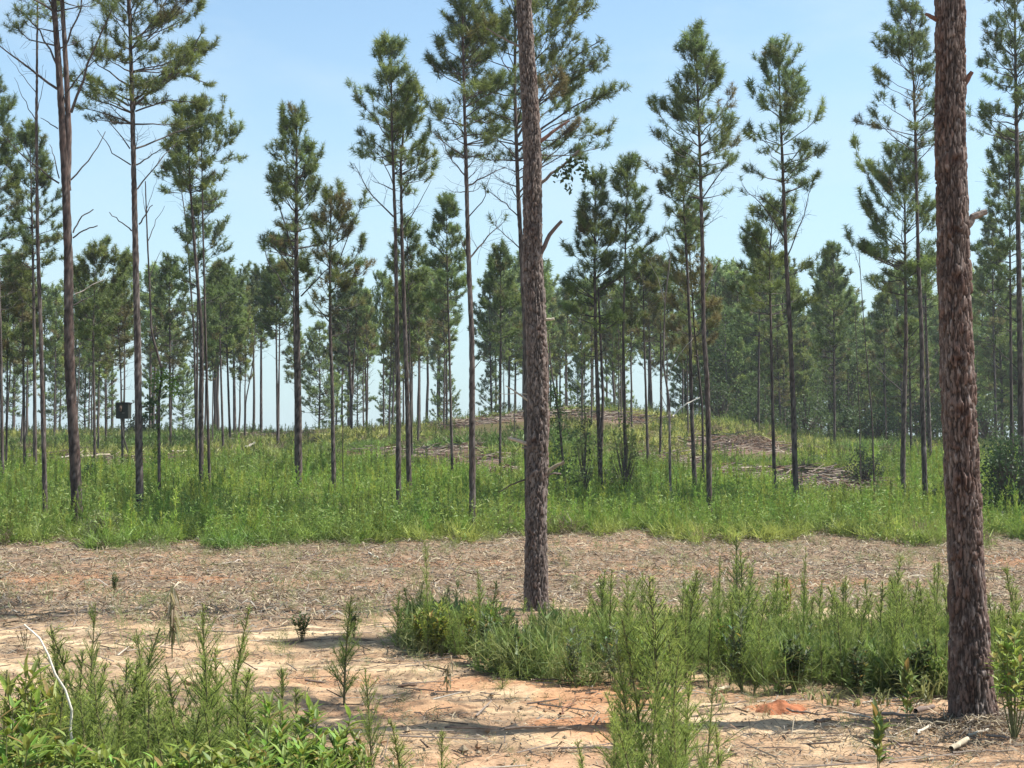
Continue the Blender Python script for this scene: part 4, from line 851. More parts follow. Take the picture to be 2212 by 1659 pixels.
# singled-out stalks
ONE = [(1425, 1238, 7.8, 'tallest feathery dogfennel, standing up before the weed strip right of the middle trunk', 1.55), (745, 1282, 10.9, 'lone bushy dogfennel standing on the bare sand left of the middle trunk', 1.5), (1085, 1425, 11.3, 'small pale dogfennel on the sand at the left end of the weed strip', 1.3),
       (1387, 1330, 7.9, 'bushy dogfennel touching the tallest one on its left', 1.3), (1462, 1345, 8.05, 'dogfennel touching the tallest one on its right', 1.3), (1512, 1470, 7.3, 'dark dogfennel leaning right at the bottom edge, right of the tallest one', .9),
       (1268, 1590, 7.5, 'stubby dogfennel sticking up at the bottom edge below the clay patch', 1.2), (805, 1432, 7.6, 'single dogfennel at the right end of the leafy plants at the bottom', .9), (872, 1540, 7.2, 'short dogfennel at the bottom edge right of the leafy plants', 1.3), (955, 1575, 7.1, 'leaning dogfennel tip at the bottom edge left of the shaded track', 1.2),
       (925, 1165, 13.2, 'tall thin dogfennel spire left of the middle trunk, above yellow leafy plants', .7), (1040, 1225, 12.8, 'tall dogfennel just left of the middle trunk', .9), (1550, 1195, 12.4, 'thin dogfennel spire topping the strip right of the tallest feathery one', .6), (1733, 1175, 12.2, 'thinnest dogfennel spire in the strip, reaching up across the bare litter', .5),
       (195, 1296, 7.9, 'tall dogfennel rising beside the pale bent stick', .85), (325, 1352, 7.8, 'dogfennel with a fluffy tip right of the pale bent stick', 1.0), (448, 1292, 7.6, 'left of two tall dark-stemmed dogfennels at the lower left', .9), (492, 1300, 7.7, 'right of two tall dark-stemmed dogfennels at the lower left', 1.0)]
for k, (px, top, d, lab, wd_) in enumerate(ONE):
    x, y, h = at_top(px, top, d); lean = .12 if 'leaning' in lab else 0
    put_fennel(x, y, h, lab, None, g.uniform(0, 6.28), k if k else 2, (0, lean), wd_)
NEARF = [(140, 1345, 8.0), (268, 1345, 7.9), (395, 1420, 7.6), (455, 1400, 7.3), (540, 1440, 7.4), (505, 1430, 7.2), (100, 1405, 7.6), (230, 1395, 7.4), (612, 1440, 7.8), (355, 1470, 7.3), (180, 1425, 7.2), (300, 1440, 7.3), (420, 1470, 7.0), (60, 1460, 7.3), (15, 1440, 7.5), (575, 1490, 7.2), (330, 1510, 6.9), (255, 1480, 7.0), (200, 1500, 6.9), (380, 1530, 6.7), (140, 1480, 7.0), (640, 1480, 7.6), (470, 1500, 6.9), (285, 1420, 7.6), (215, 1350, 8.1), (165, 1390, 7.8), (250, 1420, 7.2), (310, 1480, 6.9), (345, 1420, 7.5), (120, 1450, 7.1), (430, 1430, 7.5), (475, 1400, 7.5), (520, 1480, 7.0), (80, 1500, 6.8), (275, 1530, 6.6), (405, 1500, 7.0), (235, 1460, 7.0), (560, 1520, 6.9)]
for k, (px, top, d) in enumerate(NEARF):
    x, y, h = at_top(px, top, d)
    put_fennel(x, y, h, 'feathery dogfennel in the thicket at the lower left', 'dogfennels in the lower left thicket', g.uniform(0, 6.28), int(g.integers(0, 9)), (g.normal(0, .08), g.normal(0, .08)), g.uniform(1.1, 1.7))
for k, (px, top, d) in enumerate([(1340, 1430, 8.0), (1365, 1390, 7.7), (1445, 1400, 7.5), (1405, 1440, 7.4), (1480, 1440, 7.7), (1380, 1480, 7.2), (1325, 1520, 7.6), (1550, 1560, 7.1), (1465, 1520, 7.1)]):
    x, y, h = at_top(px, top, d)
    put_fennel(x, y, h, 'dogfennel in the clump around the tallest feathery one', 'dogfennels around the tallest one', g.uniform(0, 6.28), int(g.integers(0, 9)), (g.normal(0, .06), g.normal(0, .08)), 1.15)
front = [(850, 1412), (1000, 1438), (1080, 1468), (1250, 1488), (1400, 1512), (1560, 1512), (1700, 1508), (1850, 1500), (2050, 1512), (2330, 1520)]
fr = np.array([hit(a, b) for a, b in front])
k = 0
while k < 246:
    x = g.uniform(fr[0, 0], fr[-1, 0]); t = g.uniform(0, 1) ** 1.15; yf = np.interp(x, fr[:, 0], fr[:, 1])
    dep = np.interp(x, [fr[0, 0], 0.2, 2.2, fr[-1, 0]], [1.3, 2.6, 2.9, 2.6])
    y = yf + .1 + dep * t
    if (x - .30) ** 2 + (y - 17.2) ** 2 < .3 or (x - 3.28) ** 2 + (y - 10.1) ** 2 < .2: continue
    if x < -.25 and g.random() < .6: continue
    h = g.uniform(.36, .76) * (1.0 if x / y * F + CX < 1300 else 1.12) * (1 + .14 * (fbm(np.array([x * 1.3]), np.array([y]), 61)[0] - .5)) * (0.85 if x < 0 else 1)
    if g.random() < .10: h *= 1.28
    if 1085 < x / y * F + CX < 1235: h = min(h, 1.8 - (330 + g.uniform(-25, 40)) / F * y)
    side = 'in the green strip left of the near right trunk' if x < 3.2 else 'in the green strip beyond the near right trunk'
    if x < 0.5: side = 'in the green strip around the middle trunk'
    put_fennel(x, y, h, 'feathery dogfennel ' + side, 'dogfennels of the green strip', g.uniform(0, 6.28), int(g.integers(0, 9)), (g.normal(0, .10), g.normal(0, .10)), g.uniform(.9, 1.5)); k += 1
for px, row in [(1130, 1330), (1175, 1335), (1195, 1340), (1150, 1350), (1105, 1345), (1225, 1345), (1165, 1360)]:
    x, y = hit(px, row); put_fennel(x, y, g.uniform(.16, .26), 'feathery dogfennel at the foot of the middle trunk', 'dogfennels at the middle trunk', g.uniform(0, 6.28), int(g.integers(0, 9)), (0, 0), 1.2)

# leafy plants
def leaf_shape(g, n, Lm, Wm):
    t = np.array([0, .3, .65, 1.0]); hwid = np.array([.0, .5, .42, 0])
    L = Lm * g.uniform(.65, 1.25, n); Wd = Wm * g.uniform(.75, 1.2, n); droop = g.uniform(.1, .6, n)
    mid = np.stack([t[None] * L[:, None], 0 * t[None] * L[:, None], -(t[None] ** 2) * droop[:, None] * L[:, None]], -1)
    l = mid.copy(); r = mid.copy(); l[..., 1] += hwid * Wd[:, None]; r[..., 1] -= hwid * Wd[:, None]; l[..., 2] += hwid * Wd[:, None] * .35; r[..., 2] += hwid * Wd[:, None] * .35
    Vv = np.concatenate([mid, l[:, 1:3], r[:, 1:3]], 1)      # 8 verts: mid0-3, l1,l2, r1,r2
    Tt = np.array([[0, 1, 4], [0, 6, 1], [1, 2, 5], [1, 5, 4], [1, 6, 7], [1, 7, 2], [2, 3, 5], [2, 7, 3]])
    return Vv, Tt
def place_leaves(mb, g, pos, az, el, Lm, Wm, col):
    n = len(pos); Vv, Tt = leaf_shape(g, n, Lm, Wm)
    ca, sa, ce, se = np.cos(az), np.sin(az), np.cos(el), np.sin(el)
    X_ = Vv[..., 0] * ce[:, None] - Vv[..., 2] * se[:, None]; Z_ = Vv[..., 0] * se[:, None] + Vv[..., 2] * ce[:, None]
    Vw = np.stack([X_ * ca[:, None] - Vv[..., 1] * sa[:, None], X_ * sa[:, None] + Vv[..., 1] * ca[:, None], Z_], -1) + pos[:, None]
    c = np.asarray(col)[None] * g.uniform(.65, 1.35, (n, 1)); yl = g.random((n, 1)) < .07; c = np.where(yl, np.array([.26, .20, .06]), c) * np.array([1, 1, 1]) * (1 + g.normal(0, .10, (n, 3))); c = np.repeat(np.clip(c, .01, .8), 8, axis=0)
    mb.add(Vw.reshape(-1, 3), T=(np.arange(n)[:, None, None] * 8 + Tt[None]).reshape(-1, 3), col=c)
LEAFY = {}
def leafy_proto(key, seed, stems, per, Lm, Wm, col, spread=.28, elm=(10, 60)):
    g = np.random.default_rng(seed); root = thing('leafy_weed', (0, 0, 0), 'x', 'weed', 'x')
    sm = MB(); lm = MB(); pos = []; az = []; el = []
    for s_ in range(stems):
        a = g.uniform(0, 6.28); r = spread * g.uniform(.1, 1); h = g.uniform(.65, 1.05); zz = np.linspace(0, 1, 6)
        p = np.stack([r * np.cos(a) * zz ** .8, r * np.sin(a) * zz ** .8, h * zz - .1 * r * zz ** 2], -1)
        sm.tube(p, np.linspace(.008, .003, 6), 5, col=(.13, .14, .06))
        for q in range(per):
            t = g.uniform(.22, 1.0) ** .7; pos.append([np.interp(t, zz, p[:, k]) for k in range(3)]); az.append(q * 2.4 + g.normal(0, .4)); el.append(math.radians(lerp(elm[0], elm[1], t) + g.normal(0, 14)))
    sm.build('stem', M_WOOD, root); place_leaves(lm, g, np.array(pos), np.array(az), np.array(el), Lm, Wm, col); lm.build('leaves', M_LEAF, root)
    LEAFY[key] = [root, False]
leafy_proto('big', 5001, 12, 24, .14, .036, (.20, .285, .05)); leafy_proto('big2', 5002, 10, 26, .12, .042, (.225, .29, .058))
leafy_proto('yellow', 5003, 9, 24, .17, .036, (.25, .28, .055)); leafy_proto('small', 5004, 12, 26, .13, .045, (.085, .12, .04)); leafy_proto('sap', 5005, 3, 16, .26, .085, (.16, .20, .05), .12, (30, 70)); leafy_proto('red', 5006, 7, 14, .10, .03, (.10, .065, .04)); leafy_proto('wilt', 5007, 3, 12, .26, .05, (.20, .18, .10), .16, (-70, -30)); leafy_proto('silver', 5008, 7, 24, .15, .035, (.14, .17, .09))
def put_leafy(key, x, y, h, wide, label, group=None):
    p = LEAFY[key]; loc = (x, y, gz(x, y) - .02); rz = random.uniform(0, 6.28); sc = (h * wide, h * wide, h)
    if not p[1]:
        p[1] = True; r = p[0]; r.location = loc; r.scale = sc; r.rotation_euler = (0, 0, rz); r['label'] = label
        if group: r['group'] = group
        else: del r['group']
    else:
        r = copy_thing(p[0], loc, rz, sc, label, group)
        if group is None and 'group' in r: del r['group']
    return r
for k, (key, px, top, d, wd_) in enumerate([('big', 30, 1490, 6.6, 1), ('big2', 95, 1530, 6.4, 1), ('big', 165, 1560, 6.3, 1), ('big2', 235, 1590, 6.2, 1), ('big', 10, 1560, 6.1, 1), ('big', 320, 1600, 6.2, 1), ('big2', 400, 1590, 6.4, 1), ('big2', 470, 1560, 6.5, 1), ('big', 545, 1545, 6.6, 1), ('big', 610, 1525, 6.8, 1), ('big', 690, 1535, 6.8, 1), ('big2', 745, 1540, 6.9, .9), ('big', 660, 1580, 6.4, 1), ('big', 580, 1600, 6.2, 1), ('big2', 500, 1610, 6.1, 1), ('big', 780, 1600, 6.6, .8), ('yellow', 50, 1440, 7.2, .9)]):
    x, y, h = at_top(px, top, d)
    h *= random.uniform(.88, 1.04)
    put_leafy(key, x, y, h, wd_ * random.uniform(1.0, 1.35), 'broad-leaved weed along the bottom edge, ' + ('under the pale bent stick' if px < 260 else 'right of the pale bent stick' if px < 530 else 'in the clump ending at the sand'), 'broad-leaved weeds along the bottom edge')
for key, px, row, h, wd_, lab in [('yellow', 905, 1412, .42, 1.2, 'yellow-green leafy plant at the left tip of the weed strip'), ('yellow', 955, 1418, .48, 1.2, 'fuller yellow-green leafy plant beside the left tip of the weed strip'), ('small', 652, 1388, .30, 1.25, 'small round leafy bush alone on the bare ground'), ('small', 246, 1282, .30, 1.0, 'tiny green tuft on the litter at the left'),
                                  ('red', 55, 1402, .26, 1.4, 'dark reddish seedling at the left edge of the sand'), ('wilt', 372, 1420, .75, .7, 'wilted pale plant with hanging leaves behind the dogfennels at left'), ('wilt', 965, 1500, .30, .9, 'small wilted seedling on the sand left of the weed strip'), ('sap', 1962, 1580, .46, .8, 'young broad-leaved seedling in front of the near right trunk'),
                                  ('sap', 1897, 1690, .42, .9, 'young seedling cut by the bottom edge below the near right trunk'), ('big2', 2190, 1600, .75, .95, 'large broad-leaved plant at the right edge beside the near right trunk'), ('big', 2185, 1480, .6, .9, 'leafy plant behind the large one at the right edge'), ('silver', 1605, 1500, .62, .9, 'silvery leafy weed in the strip right of the tallest dogfennel'),
                                  ('yellow', 1700, 1380, .62, .7, 'yellowish leafy weed at the back of the strip'), ('silver', 1245, 1485, .45, .9, 'silvery leafy weed at the front of the strip below the middle trunk'), ('small', 1860, 1510, .42, 1.2, 'leafy weed at the front of the strip left of the near right trunk'), ('small', 1990, 1505, .45, 1.1, 'dark leafy weed close left of the near right trunk'), ('yellow', 1010, 1415, .5, .9, 'yellow-green plant just inside the left tip of the weed strip'), ('small', 765, 1380, .3, 1.1, 'low leafy plant behind the lone dogfennel'), ('silver', 1330, 1495, .5, .9, 'pale leafy weed at the strip front before the tallest dogfennel'), ('yellow', 1490, 1410, .66, .8, 'yellow leafy weed inside the strip behind the tallest dogfennel')]:
    x, y = hit(px, row); put_leafy(key, x, y, h, wd_, lab)
rg = np.random.default_rng(37)
for k in range(46):
    x = rg.uniform(fr[0, 0] + .3, fr[-1, 0]); y = np.interp(x, fr[:, 0], fr[:, 1]) + rg.uniform(.0, 1.6) ** 1.3
    if (x - 3.28) ** 2 + (y - 10.1) ** 2 < .35: continue
    put_leafy(['small', 'big', 'silver', 'yellow', 'big2'][int(rg.choice(5, p=[.3, .25, .15, .15, .15]))], x, y, rg.uniform(.22, .48), rg.uniform(.8, 1.2), 'leafy weed growing low between the dogfennels of the green strip', 'leafy weeds low in the green strip')
# arching grass tufts
def grass_tuft(px, row, h, nb, col, label, seed):
    g = np.random.default_rng(seed); x, y = hit(px, row); o = np.array([x, y, gz(x, y) - .01]); m = MB()
    for b in range(nb):
        a = g.uniform(0, 6.28); L = h * g.uniform(.5, 1.2); t = np.linspace(0, 1, 5); out_ = L * g.uniform(.25, .9)
        c = np.stack([g.normal(0, .03) + np.cos(a) * out_ * t ** 1.3, g.normal(0, .03) + np.sin(a) * out_ * t ** 1.3, L * (t - .55 * t ** 2.4)], -1)
        w_ = .006 * np.array([1, 1.1, .9, .6, .05]); s_ = np.array([-math.sin(a), math.cos(a), 0])
        V = np.concatenate([c - s_ * w_[:, None], c + s_ * w_[:, None]]); Q = [(i, i + 1, i + 6, i + 5) for i in range(4)]
        m.add(V, Q=Q, col=np.array(col) * g.uniform(.7, 1.3))
    ob = m.build('grass_tuft', M_LEAF); ob.location = o; tag(ob, label, 'grass tuft', 'arching grass tufts before the weed strip')
for k, (px, row, h, nb) in enumerate([(1795, 1530, .30, 14), (1850, 1528, .24, 12), (1905, 1525, .26, 16), (2000, 1520, .42, 24), (2030, 1512, .45, 24), (1760, 1518, .22, 10), (1560, 1520, .22, 10), (1355, 1520, .2, 10)]):
    grass_tuft(px, row, h, nb, (.21, .22, .08), 'pale arching grass tuft at the strip front, ' + ['right of the red clay mound', 'between two pale tufts left of the seedling', 'behind the young seedling', 'against the near right trunk, lower', 'against the near right trunk, taller', 'touching the red clay mound', 'left of the red clay mound', 'behind the tallest dogfennel'][k], 80 + k)

# ------------------------------------------------------------------ the weedy slope: nobody could count it
def tmpl_fennel(seed, nb, nf, w, fl): 
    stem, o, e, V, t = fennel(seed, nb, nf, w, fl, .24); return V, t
def tmpl_forb(seed, n, L, w):
    g = np.random.default_rng(seed); o = np.stack([g.normal(0, .10, n), g.normal(0, .10, n), g.uniform(0, .35, n)], -1)
    d = g.normal(0, .65, (n, 3)) + np.array([0, 0, .75]); d /= np.linalg.norm(d, axis=1)[:, None]
    return fil_tris(o, d, L * g.uniform(.5, 1.2, n), w, g), g.uniform(.75, 1.3, (n, 1)) * np.array([1, 1, 1.0])
def scatter(mb, tm, x, y, h, wid, col, g):
    n = len(x)
    if n == 0: return
    z = ground(x, y) - .02; a = g.uniform(0, 6.28, n); ca, sa = np.cos(a), np.sin(a); sel = g.integers(0, len(tm), n)
    for q in range(len(tm)):
        k = sel == q; V, t = tm[q]
        if not k.any(): continue
        Vx = (V[None, ..., 0] * ca[k][:, None, None] - V[None, ..., 1] * sa[k][:, None, None]) * wid[k][:, None, None] + x[k][:, None, None]
        Vy = (V[None, ..., 0] * sa[k][:, None, None] + V[None, ..., 1] * ca[k][:, None, None]) * wid[k][:, None, None] + y[k][:, None, None]
        Vz = V[None, ..., 2] * h[k][:, None, None] + z[k][:, None, None]
        mb.tris(np.stack([Vx, Vy, Vz], -1).reshape(-1, 3, 3), (col[k][:, None, :] * t[None]).reshape(-1, 3))
def field_pts(g, n, y0, y1, margin=1.18):
    y = np.sqrt(g.uniform(y0 ** 2, y1 ** 2, n)); x = g.uniform(-1, 1, n) * y * .36 * margin + g.normal(0, .5, n); return x, y
g = np.random.default_rng(91)
TF = [tmpl_fennel(6000 + q, 22, 4, .020, .15) for q in range(5)]; TB = [tmpl_forb(6100 + q, 60, .42, .022) for q in range(5)]; TC = [tmpl_forb(6200 + q, 36, .45, .055) for q in range(5)]
fm = MB()
x, y = field_pts(g, 14500, 27.5, 52); keep = (y > weed_edge(x) + .35) & (slash_w(x, y, 5) < .45) & (g.random(len(x)) < .25 + 1.1 * fbm(x * .35, y * .35, 81)); x, y = x[keep], y[keep]
hh = g.uniform(.36, .76, len(x)) * (0.55 + .9 * fbm(x * .5, y * .5, 82)) * np.where(g.random(len(x)) < .14, 1.5, 1); cc = np.array([.19, .305, .058])[None] * (0.45 + 1.1 * fbm(x * .3, y * .3, 83))[:, None] * g.uniform(.75, 1.25, (len(x), 1))
cc[:, 0] *= g.uniform(.85, 1.25, len(x)); scatter(fm, TF, x, y, hh, hh * .8 + .15, cc, g)
x, y = field_pts(g, 1500, 28.5, 50); keep = (y > weed_edge(x) + .6) & (slash_w(x, y, 5) < .4) & (fbm(x * .45, y * .45, 90) > .48); x, y = x[keep], y[keep]
hh = g.uniform(.75, 1.15, len(x)); scatter(fm, TF, x, y, hh, hh * .55, np.array([.12, .185, .045])[None] * g.uniform(.6, 1.3, (len(x), 1)), g)
tag(fm.build('feathery_weeds', M_WEED), 'dense dark green feathery weeds behind the bare litter', 'weeds', kind='stuff')
fm = MB()
x, y = field_pts(g, 9500, 27.3, 52); keep = (y > weed_edge(x)) & (slash_w(x, y, 5) < .6); x, y = x[keep], y[keep]
hh = g.uniform(.5, 1.1, len(x)) * (.8 + .4 * fbm(x * .4, y * .4, 84)); mixv = fbm(x * .22, y * .22, 85)[:, None]
cc = lerp(np.array([.15, .255, .048]), np.array([.34, .37, .085]), np.clip(mixv * 3 - 1, 0, 1)); cc = np.where(g.random((len(x), 1)) < .07, np.array([.20, .16, .09]), cc) * g.uniform(.7, 1.3, (len(x), 1)); scatter(fm, TB, x, y, hh * .75, hh, cc, g)
def tmpl_leafy(seed, n, L, w):
    gg = np.random.default_rng(seed); c = np.stack([gg.normal(0, .12, n), gg.normal(0, .12, n), gg.uniform(.15, 1.0, n)], -1)
    d = gg.normal(0, .8, (n, 3)) + np.array([0, 0, .15]); d /= np.linalg.norm(d, axis=1)[:, None]
    return fil_tris(c, d, L * gg.uniform(.6, 1.3, n), w, gg), gg.uniform(.75, 1.35, (n, 1)) * np.array([1, 1, 1.0])
TL2 = [tmpl_leafy(6500 + q, 36, .11, .034) for q in range(6)]
x, y = field_pts(g, 5200, 27.4, 50); keep = (y > weed_edge(x) + .1) & (slash_w(x, y, 5) < .4) & (g.random(len(x)) < .2 + 1.2 * fbm(x * .5, y * .5, 89)); x, y = x[keep], y[keep]
hh = g.uniform(.40, .80, len(x)); cc = lerp(np.array([.15, .25, .05]), np.array([.27, .32, .08]), g.random((len(x), 1)) ** 2); scatter(fm, TL2, x, y, hh, hh + .3, cc, g)
x, y = field_pts(g, 15000, 48, 104, 1.25); keep = slash_w(x, y, 6) < .55; x, y = x[keep], y[keep]
hh = g.uniform(.35, .85, len(x)) * (.5 + 1.0 * fbm(x * .25, y * .25, 86)); mixv = fbm(x * .12, y * .12, 87)[:, None]
cc = lerp(np.array([.135, .215, .048]), np.array([.36, .365, .10]), np.clip(mixv * 3.4 - 1.2, 0, 1)); br = (g.random((len(x), 1)) < .10 + .35 * sstep(.52, .7, fbm(x * .18, y * .25, 88))[:, None]); cc = np.where(br, np.array([.21, .17, .10]), cc) * g.uniform(.75, 1.25, (len(x), 1)); scatter(fm, TC, x, y, hh, hh * 1.2 + .2, cc, g)
x, y = field_pts(g, 5000, 46, 95, 1.25); keep = slash_w(x, y, 6) < .4; x, y = x[keep], y[keep]; hh = g.uniform(.4, .95, len(x)); scatter(fm, TF, x, y, hh, hh + .3, np.array([.10, .16, .04])[None] * g.uniform(.6, 1.2, (len(x), 1)), g)
tag(fm.build('weeds', M_LEAF), 'yellow-green grass and forbs covering the slope', 'weeds', kind='stuff')

# low growth filling the foot of the strip and sprouts pushing through the litter
gm = MB(); TG = [tmpl_forb(6300 + q, 46, .30, .010) for q in range(6)]; TL = [tmpl_forb(6400 + q, 22, .16, .035) for q in range(6)]
x = g.uniform(fr[0, 0] + .15, fr[-1, 0], 2600); yf_ = np.interp(x, fr[:, 0], fr[:, 1]); y = yf_ + .05 + np.interp(x, [fr[0, 0], .2, 2.2, fr[-1, 0]], [1.2, 2.5, 2.8, 2.5]) * g.uniform(0, 1, 2600)
k = ((x - 3.28) ** 2 + (y - 10.1) ** 2 > .3) & (fbm(x * 1.2, y * 1.6, 111) > .50); x, y = x[k], y[k]; hh = g.uniform(.35, .95, len(x))
scatter(gm, TG, x, y, hh, hh * .8 + .2, lerp(np.array([.14, .21, .05]), np.array([.27, .29, .10]), g.random((len(x), 1))), g)
k = g.random(len(x)) < .6; scatter(gm, TL, x[k], y[k], hh[k] * 1.1, hh[k] * .9, np.array([.15, .215, .05])[None] * g.uniform(.7, 1.3, (k.sum(), 1)), g)
x = g.uniform(-4.2, -.3, 240); y = g.uniform(5.6, 8.6, 240); k = (y < 7.9 + .9 * (fbm(x * 1.1, y * 0, 112) - .5)) & (x < -.6 - (y - 6) * .25); x, y = x[k], y[k]; hh = g.uniform(.4, 1.0, len(x))
scatter(gm, TG, x, y, hh, hh * .8 + .2, lerp(np.array([.14, .21, .05]), np.array([.25, .28, .09]), g.random((len(x), 1))), g)
x, y = field_pts(g, 900, 13, 30); k = fbm(x * .7, y * .7, 113) > .52; x, y = x[k], y[k]; hh = g.uniform(.25, .7, len(x)); scatter(gm, TG, x, y, hh, hh, lerp(np.array([.17, .22, .07]), np.array([.30, .29, .13]), g.random((len(x), 1))), g)
x = g.uniform(-3.5, 3.8, 260); y = g.uniform(8, 14, 260); hh = g.uniform(.12, .35, 260); scatter(gm, TG, x, y, hh, hh, np.array([.22, .24, .10])[None] * g.uniform(.7, 1.2, (260, 1)), g)
tag(gm.build('ground_cover', M_LEAF), 'low grass and sprouts at the foot of the taller weeds and through the litter', 'ground cover', kind='stuff')

# ------------------------------------------------------------------ litter, slash, sticks
g = np.random.default_rng(101)
def ribbons(mb, x, y, L, w, col, curl, lift, g):
    n = len(x); a = g.uniform(0, 6.28, n); z = ground(x, y) + lift
    nearz = (1 - sstep(26, 32, y))
    z = z + nearz * ((fbm(x * 3.0, y * 5.0, 31) - 0.5) * 0.055 + (fbm(x * 4, y * 4, 33) - 0.5) * 0.07 * litter_zone(x, y))
    d = np.stack([np.cos(a), np.sin(a), g.normal(0, .22, n)], -1); s_ = np.stack([-np.sin(a), np.cos(a), g.normal(0, .5, n)], -1)
    c = np.stack([x, y, z], -1); up = np.array([0, 0, 1.0]) * (curl * L)[:, None]
    p0 = c - d * L[:, None] * .5; p1 = c + up; p2 = c + d * L[:, None] * .5; wv = s_ * w[:, None] * .5
    V = np.stack([p0 - wv * .5, p0 + wv * .5, p1 + wv, p1 - wv, p2 + wv * .3, p2 - wv * .3], 1)
    mb.add(V.reshape(-1, 3), Q=(np.arange(n)[:, None, None] * 6 + np.array([[0, 1, 2, 3], [3, 2, 4, 5]])[None]).reshape(-1, 4), col=np.repeat(col, 6, axis=0))
def pal(g, n, cols, pr): return np.array(cols)[g.choice(len(cols), n, p=pr)] * g.uniform(.7, 1.25, (n, 1))
LC = [(.36, .29, .19), (.26, .205, .135), (.16, .12, .085), (.22, .19, .155), (.085, .062, .05), (.30, .185, .11), (.19, .20, .085)]
lm = MB()
n = 95000; y = g.uniform(13.2, 31.5, n); x = g.uniform(-1, 1, n) * (y * .36 * 1.15 + .4)
k = (g.random(n) < litter_zone(x, y) * (.35 + .9 * fbm(x * .9, y * .9, 95))); x, y = x[k], y[k]; n = len(x)
ribbons(lm, x, y, g.gamma(3, .038, n) + .03, g.uniform(.004, .020, n), pal(g, n, LC, [.22, .24, .2, .12, .08, .08, .06]), g.uniform(-.05, .3, n), g.uniform(.0, .04, n), g)
n = 60000; y = g.uniform(6.5, 17.5, n); x = g.uniform(-1, 1, n) * (y * .36 * 1.2 + .4); dens = sstep(.44, .60, fbm(x * 1.3, y * 3.4, 24)) * .8 + .16 + .3 * sstep(.53, .60, fbm(x * 1.1, y * 6.5, 29))
k = g.random(n) < dens; x, y = x[k], y[k]; n = len(x)
ribbons(lm, x, y, g.gamma(2.5, .022, n) + .02, g.uniform(.002, .009, n), pal(g, n, LC, [.25, .2, .22, .1, .13, .08, .02]), g.uniform(-.02, .2, n), g.uniform(.0, .015, n), g)
x = np.concatenate([g.normal(3.5, .9, 5000), 3.28 + g.normal(0, .22, 1500)]); y = np.concatenate([g.normal(9.6, .5, 5000), 10.02 + g.normal(0, .12, 1500)]); k = (y > 8.2); x, y = x[k], y[k]; n = len(x)
ribbons(lm, x, y, g.gamma(2.5, .03, n) + .02, g.uniform(.002, .008, n), pal(g, n, LC, [.22, .2, .25, .12, .15, .06, 0]), g.uniform(-.02, .25, n), g.uniform(0, .025, n) + .05 * np.exp(-((x - 3.28) ** 2 + (y - 10.05) ** 2) / .05), g)
tag(lm.build('ground_litter', M_STRAW), 'dead straw, chips and needles strewn over the bare ground', 'litter', kind='stuff')
pm = MB(); n = 7000; y = g.uniform(7, 30, n); x = g.uniform(-1, 1, n) * (y * .42); r = g.gamma(2, .0032, n) + .003; k = g.random(n) < .25 + .9 * fbm(x * .8, y * 1.6, 121); x, y, r = x[k], y[k], r[k]; n = len(x)
z = ground(x, y) + r * .3; o8 = np.array([[1, 0, 0], [0, 1, 0], [-1, 0, 0], [0, -1, 0], [0, 0, .8], [0, 0, -.8]]); V = np.stack([x, y, z], -1)[:, None] + o8[None] * r[:, None, None] * g.uniform(.6, 1.4, (n, 6, 1))
pm.add(V.reshape(-1, 3), T=(np.arange(n)[:, None, None] * 6 + np.array([[0, 1, 4], [1, 2, 4], [2, 3, 4], [3, 0, 4], [1, 0, 5], [2, 1, 5], [3, 2, 5], [0, 3, 5]])[None]).reshape(-1, 3), col=np.repeat(np.array([(.30, .235, .16), (.27, .20, .13), (.30, .19, .115), (.34, .28, .20)])[g.integers(0, 4, n)] * g.uniform(.7, 1.2, (n, 1)), 6, axis=0))
tag(pm.build('clods_and_pebbles', M_SOIL), 'small clods and pebbles on the bare ground', 'pebbles', kind='stuff')
tm = MB(); A = []; B = []; cs = []; rr = []
for k in range(2300):
    y_ = g.uniform(7, 30.5); x_ = g.uniform(-1, 1) * (y_ * .40)
    if y_ < 16 and g.random() < .25: continue
    a = g.uniform(0, 6.28) if g.random() < .5 else g.normal(0, .4); L = g.gamma(2.2, .10) + .06; z_ = gz(x_, y_) + .015
    A.append((x_, y_, z_)); B.append((x_ + L * math.cos(a), y_ + L * math.sin(a), z_ + g.uniform(-.01, .05))); rr.append(g.uniform(.003, .009)); cs.append(np.array([(.10, .075, .06), (.2, .16, .13), (.36, .31, .25)][int(g.choice(3, p=[.55, .3, .15]))]))
tm.sticks(A, B, np.array(rr), np.array(rr) * .6, np.array(cs)); tag(tm.build('twig_litter', M_WOOD), 'broken twigs scattered over the sand and litter', 'twigs', kind='stuff')
sm = MB(); A = []; B = []; rr = []; cs = []
for (sx, sy, rx, ry) in SLASH:
    for k in range(int(34 * rx * ry) + 45):
        a = g.uniform(0, 6.28); r = math.sqrt(g.uniform(0, 1)) * 1.05; x_ = sx + rx * r * math.cos(a); y_ = sy + ry * r * math.sin(a)
        b = g.normal(0, .6) if g.random() < .6 else g.uniform(0, 3.14); L = g.gamma(2.2, .28) + .15; z_ = gz(x_, y_) + g.uniform(.02, .28)
        A.append((x_, y_, z_)); B.append((x_ + L * math.cos(b), y_ + L * math.sin(b), z_ + g.normal(0, .13))); rr.append(g.uniform(.008, .028)); cs.append(np.array([(.13, .095, .08), (.24, .20, .16), (.40, .34, .26), (.14, .08, .055), (.18, .145, .12)][int(g.choice(5, p=[.3, .25, .1, .2, .15]))]))
sm.sticks(A, B, np.array(rr), np.array(rr) * .6, np.array(cs)); tag(sm.build('logging_slash', M_WOOD), 'grey and brown cut branches strewn in patches on the slope', 'logging slash', kind='stuff')
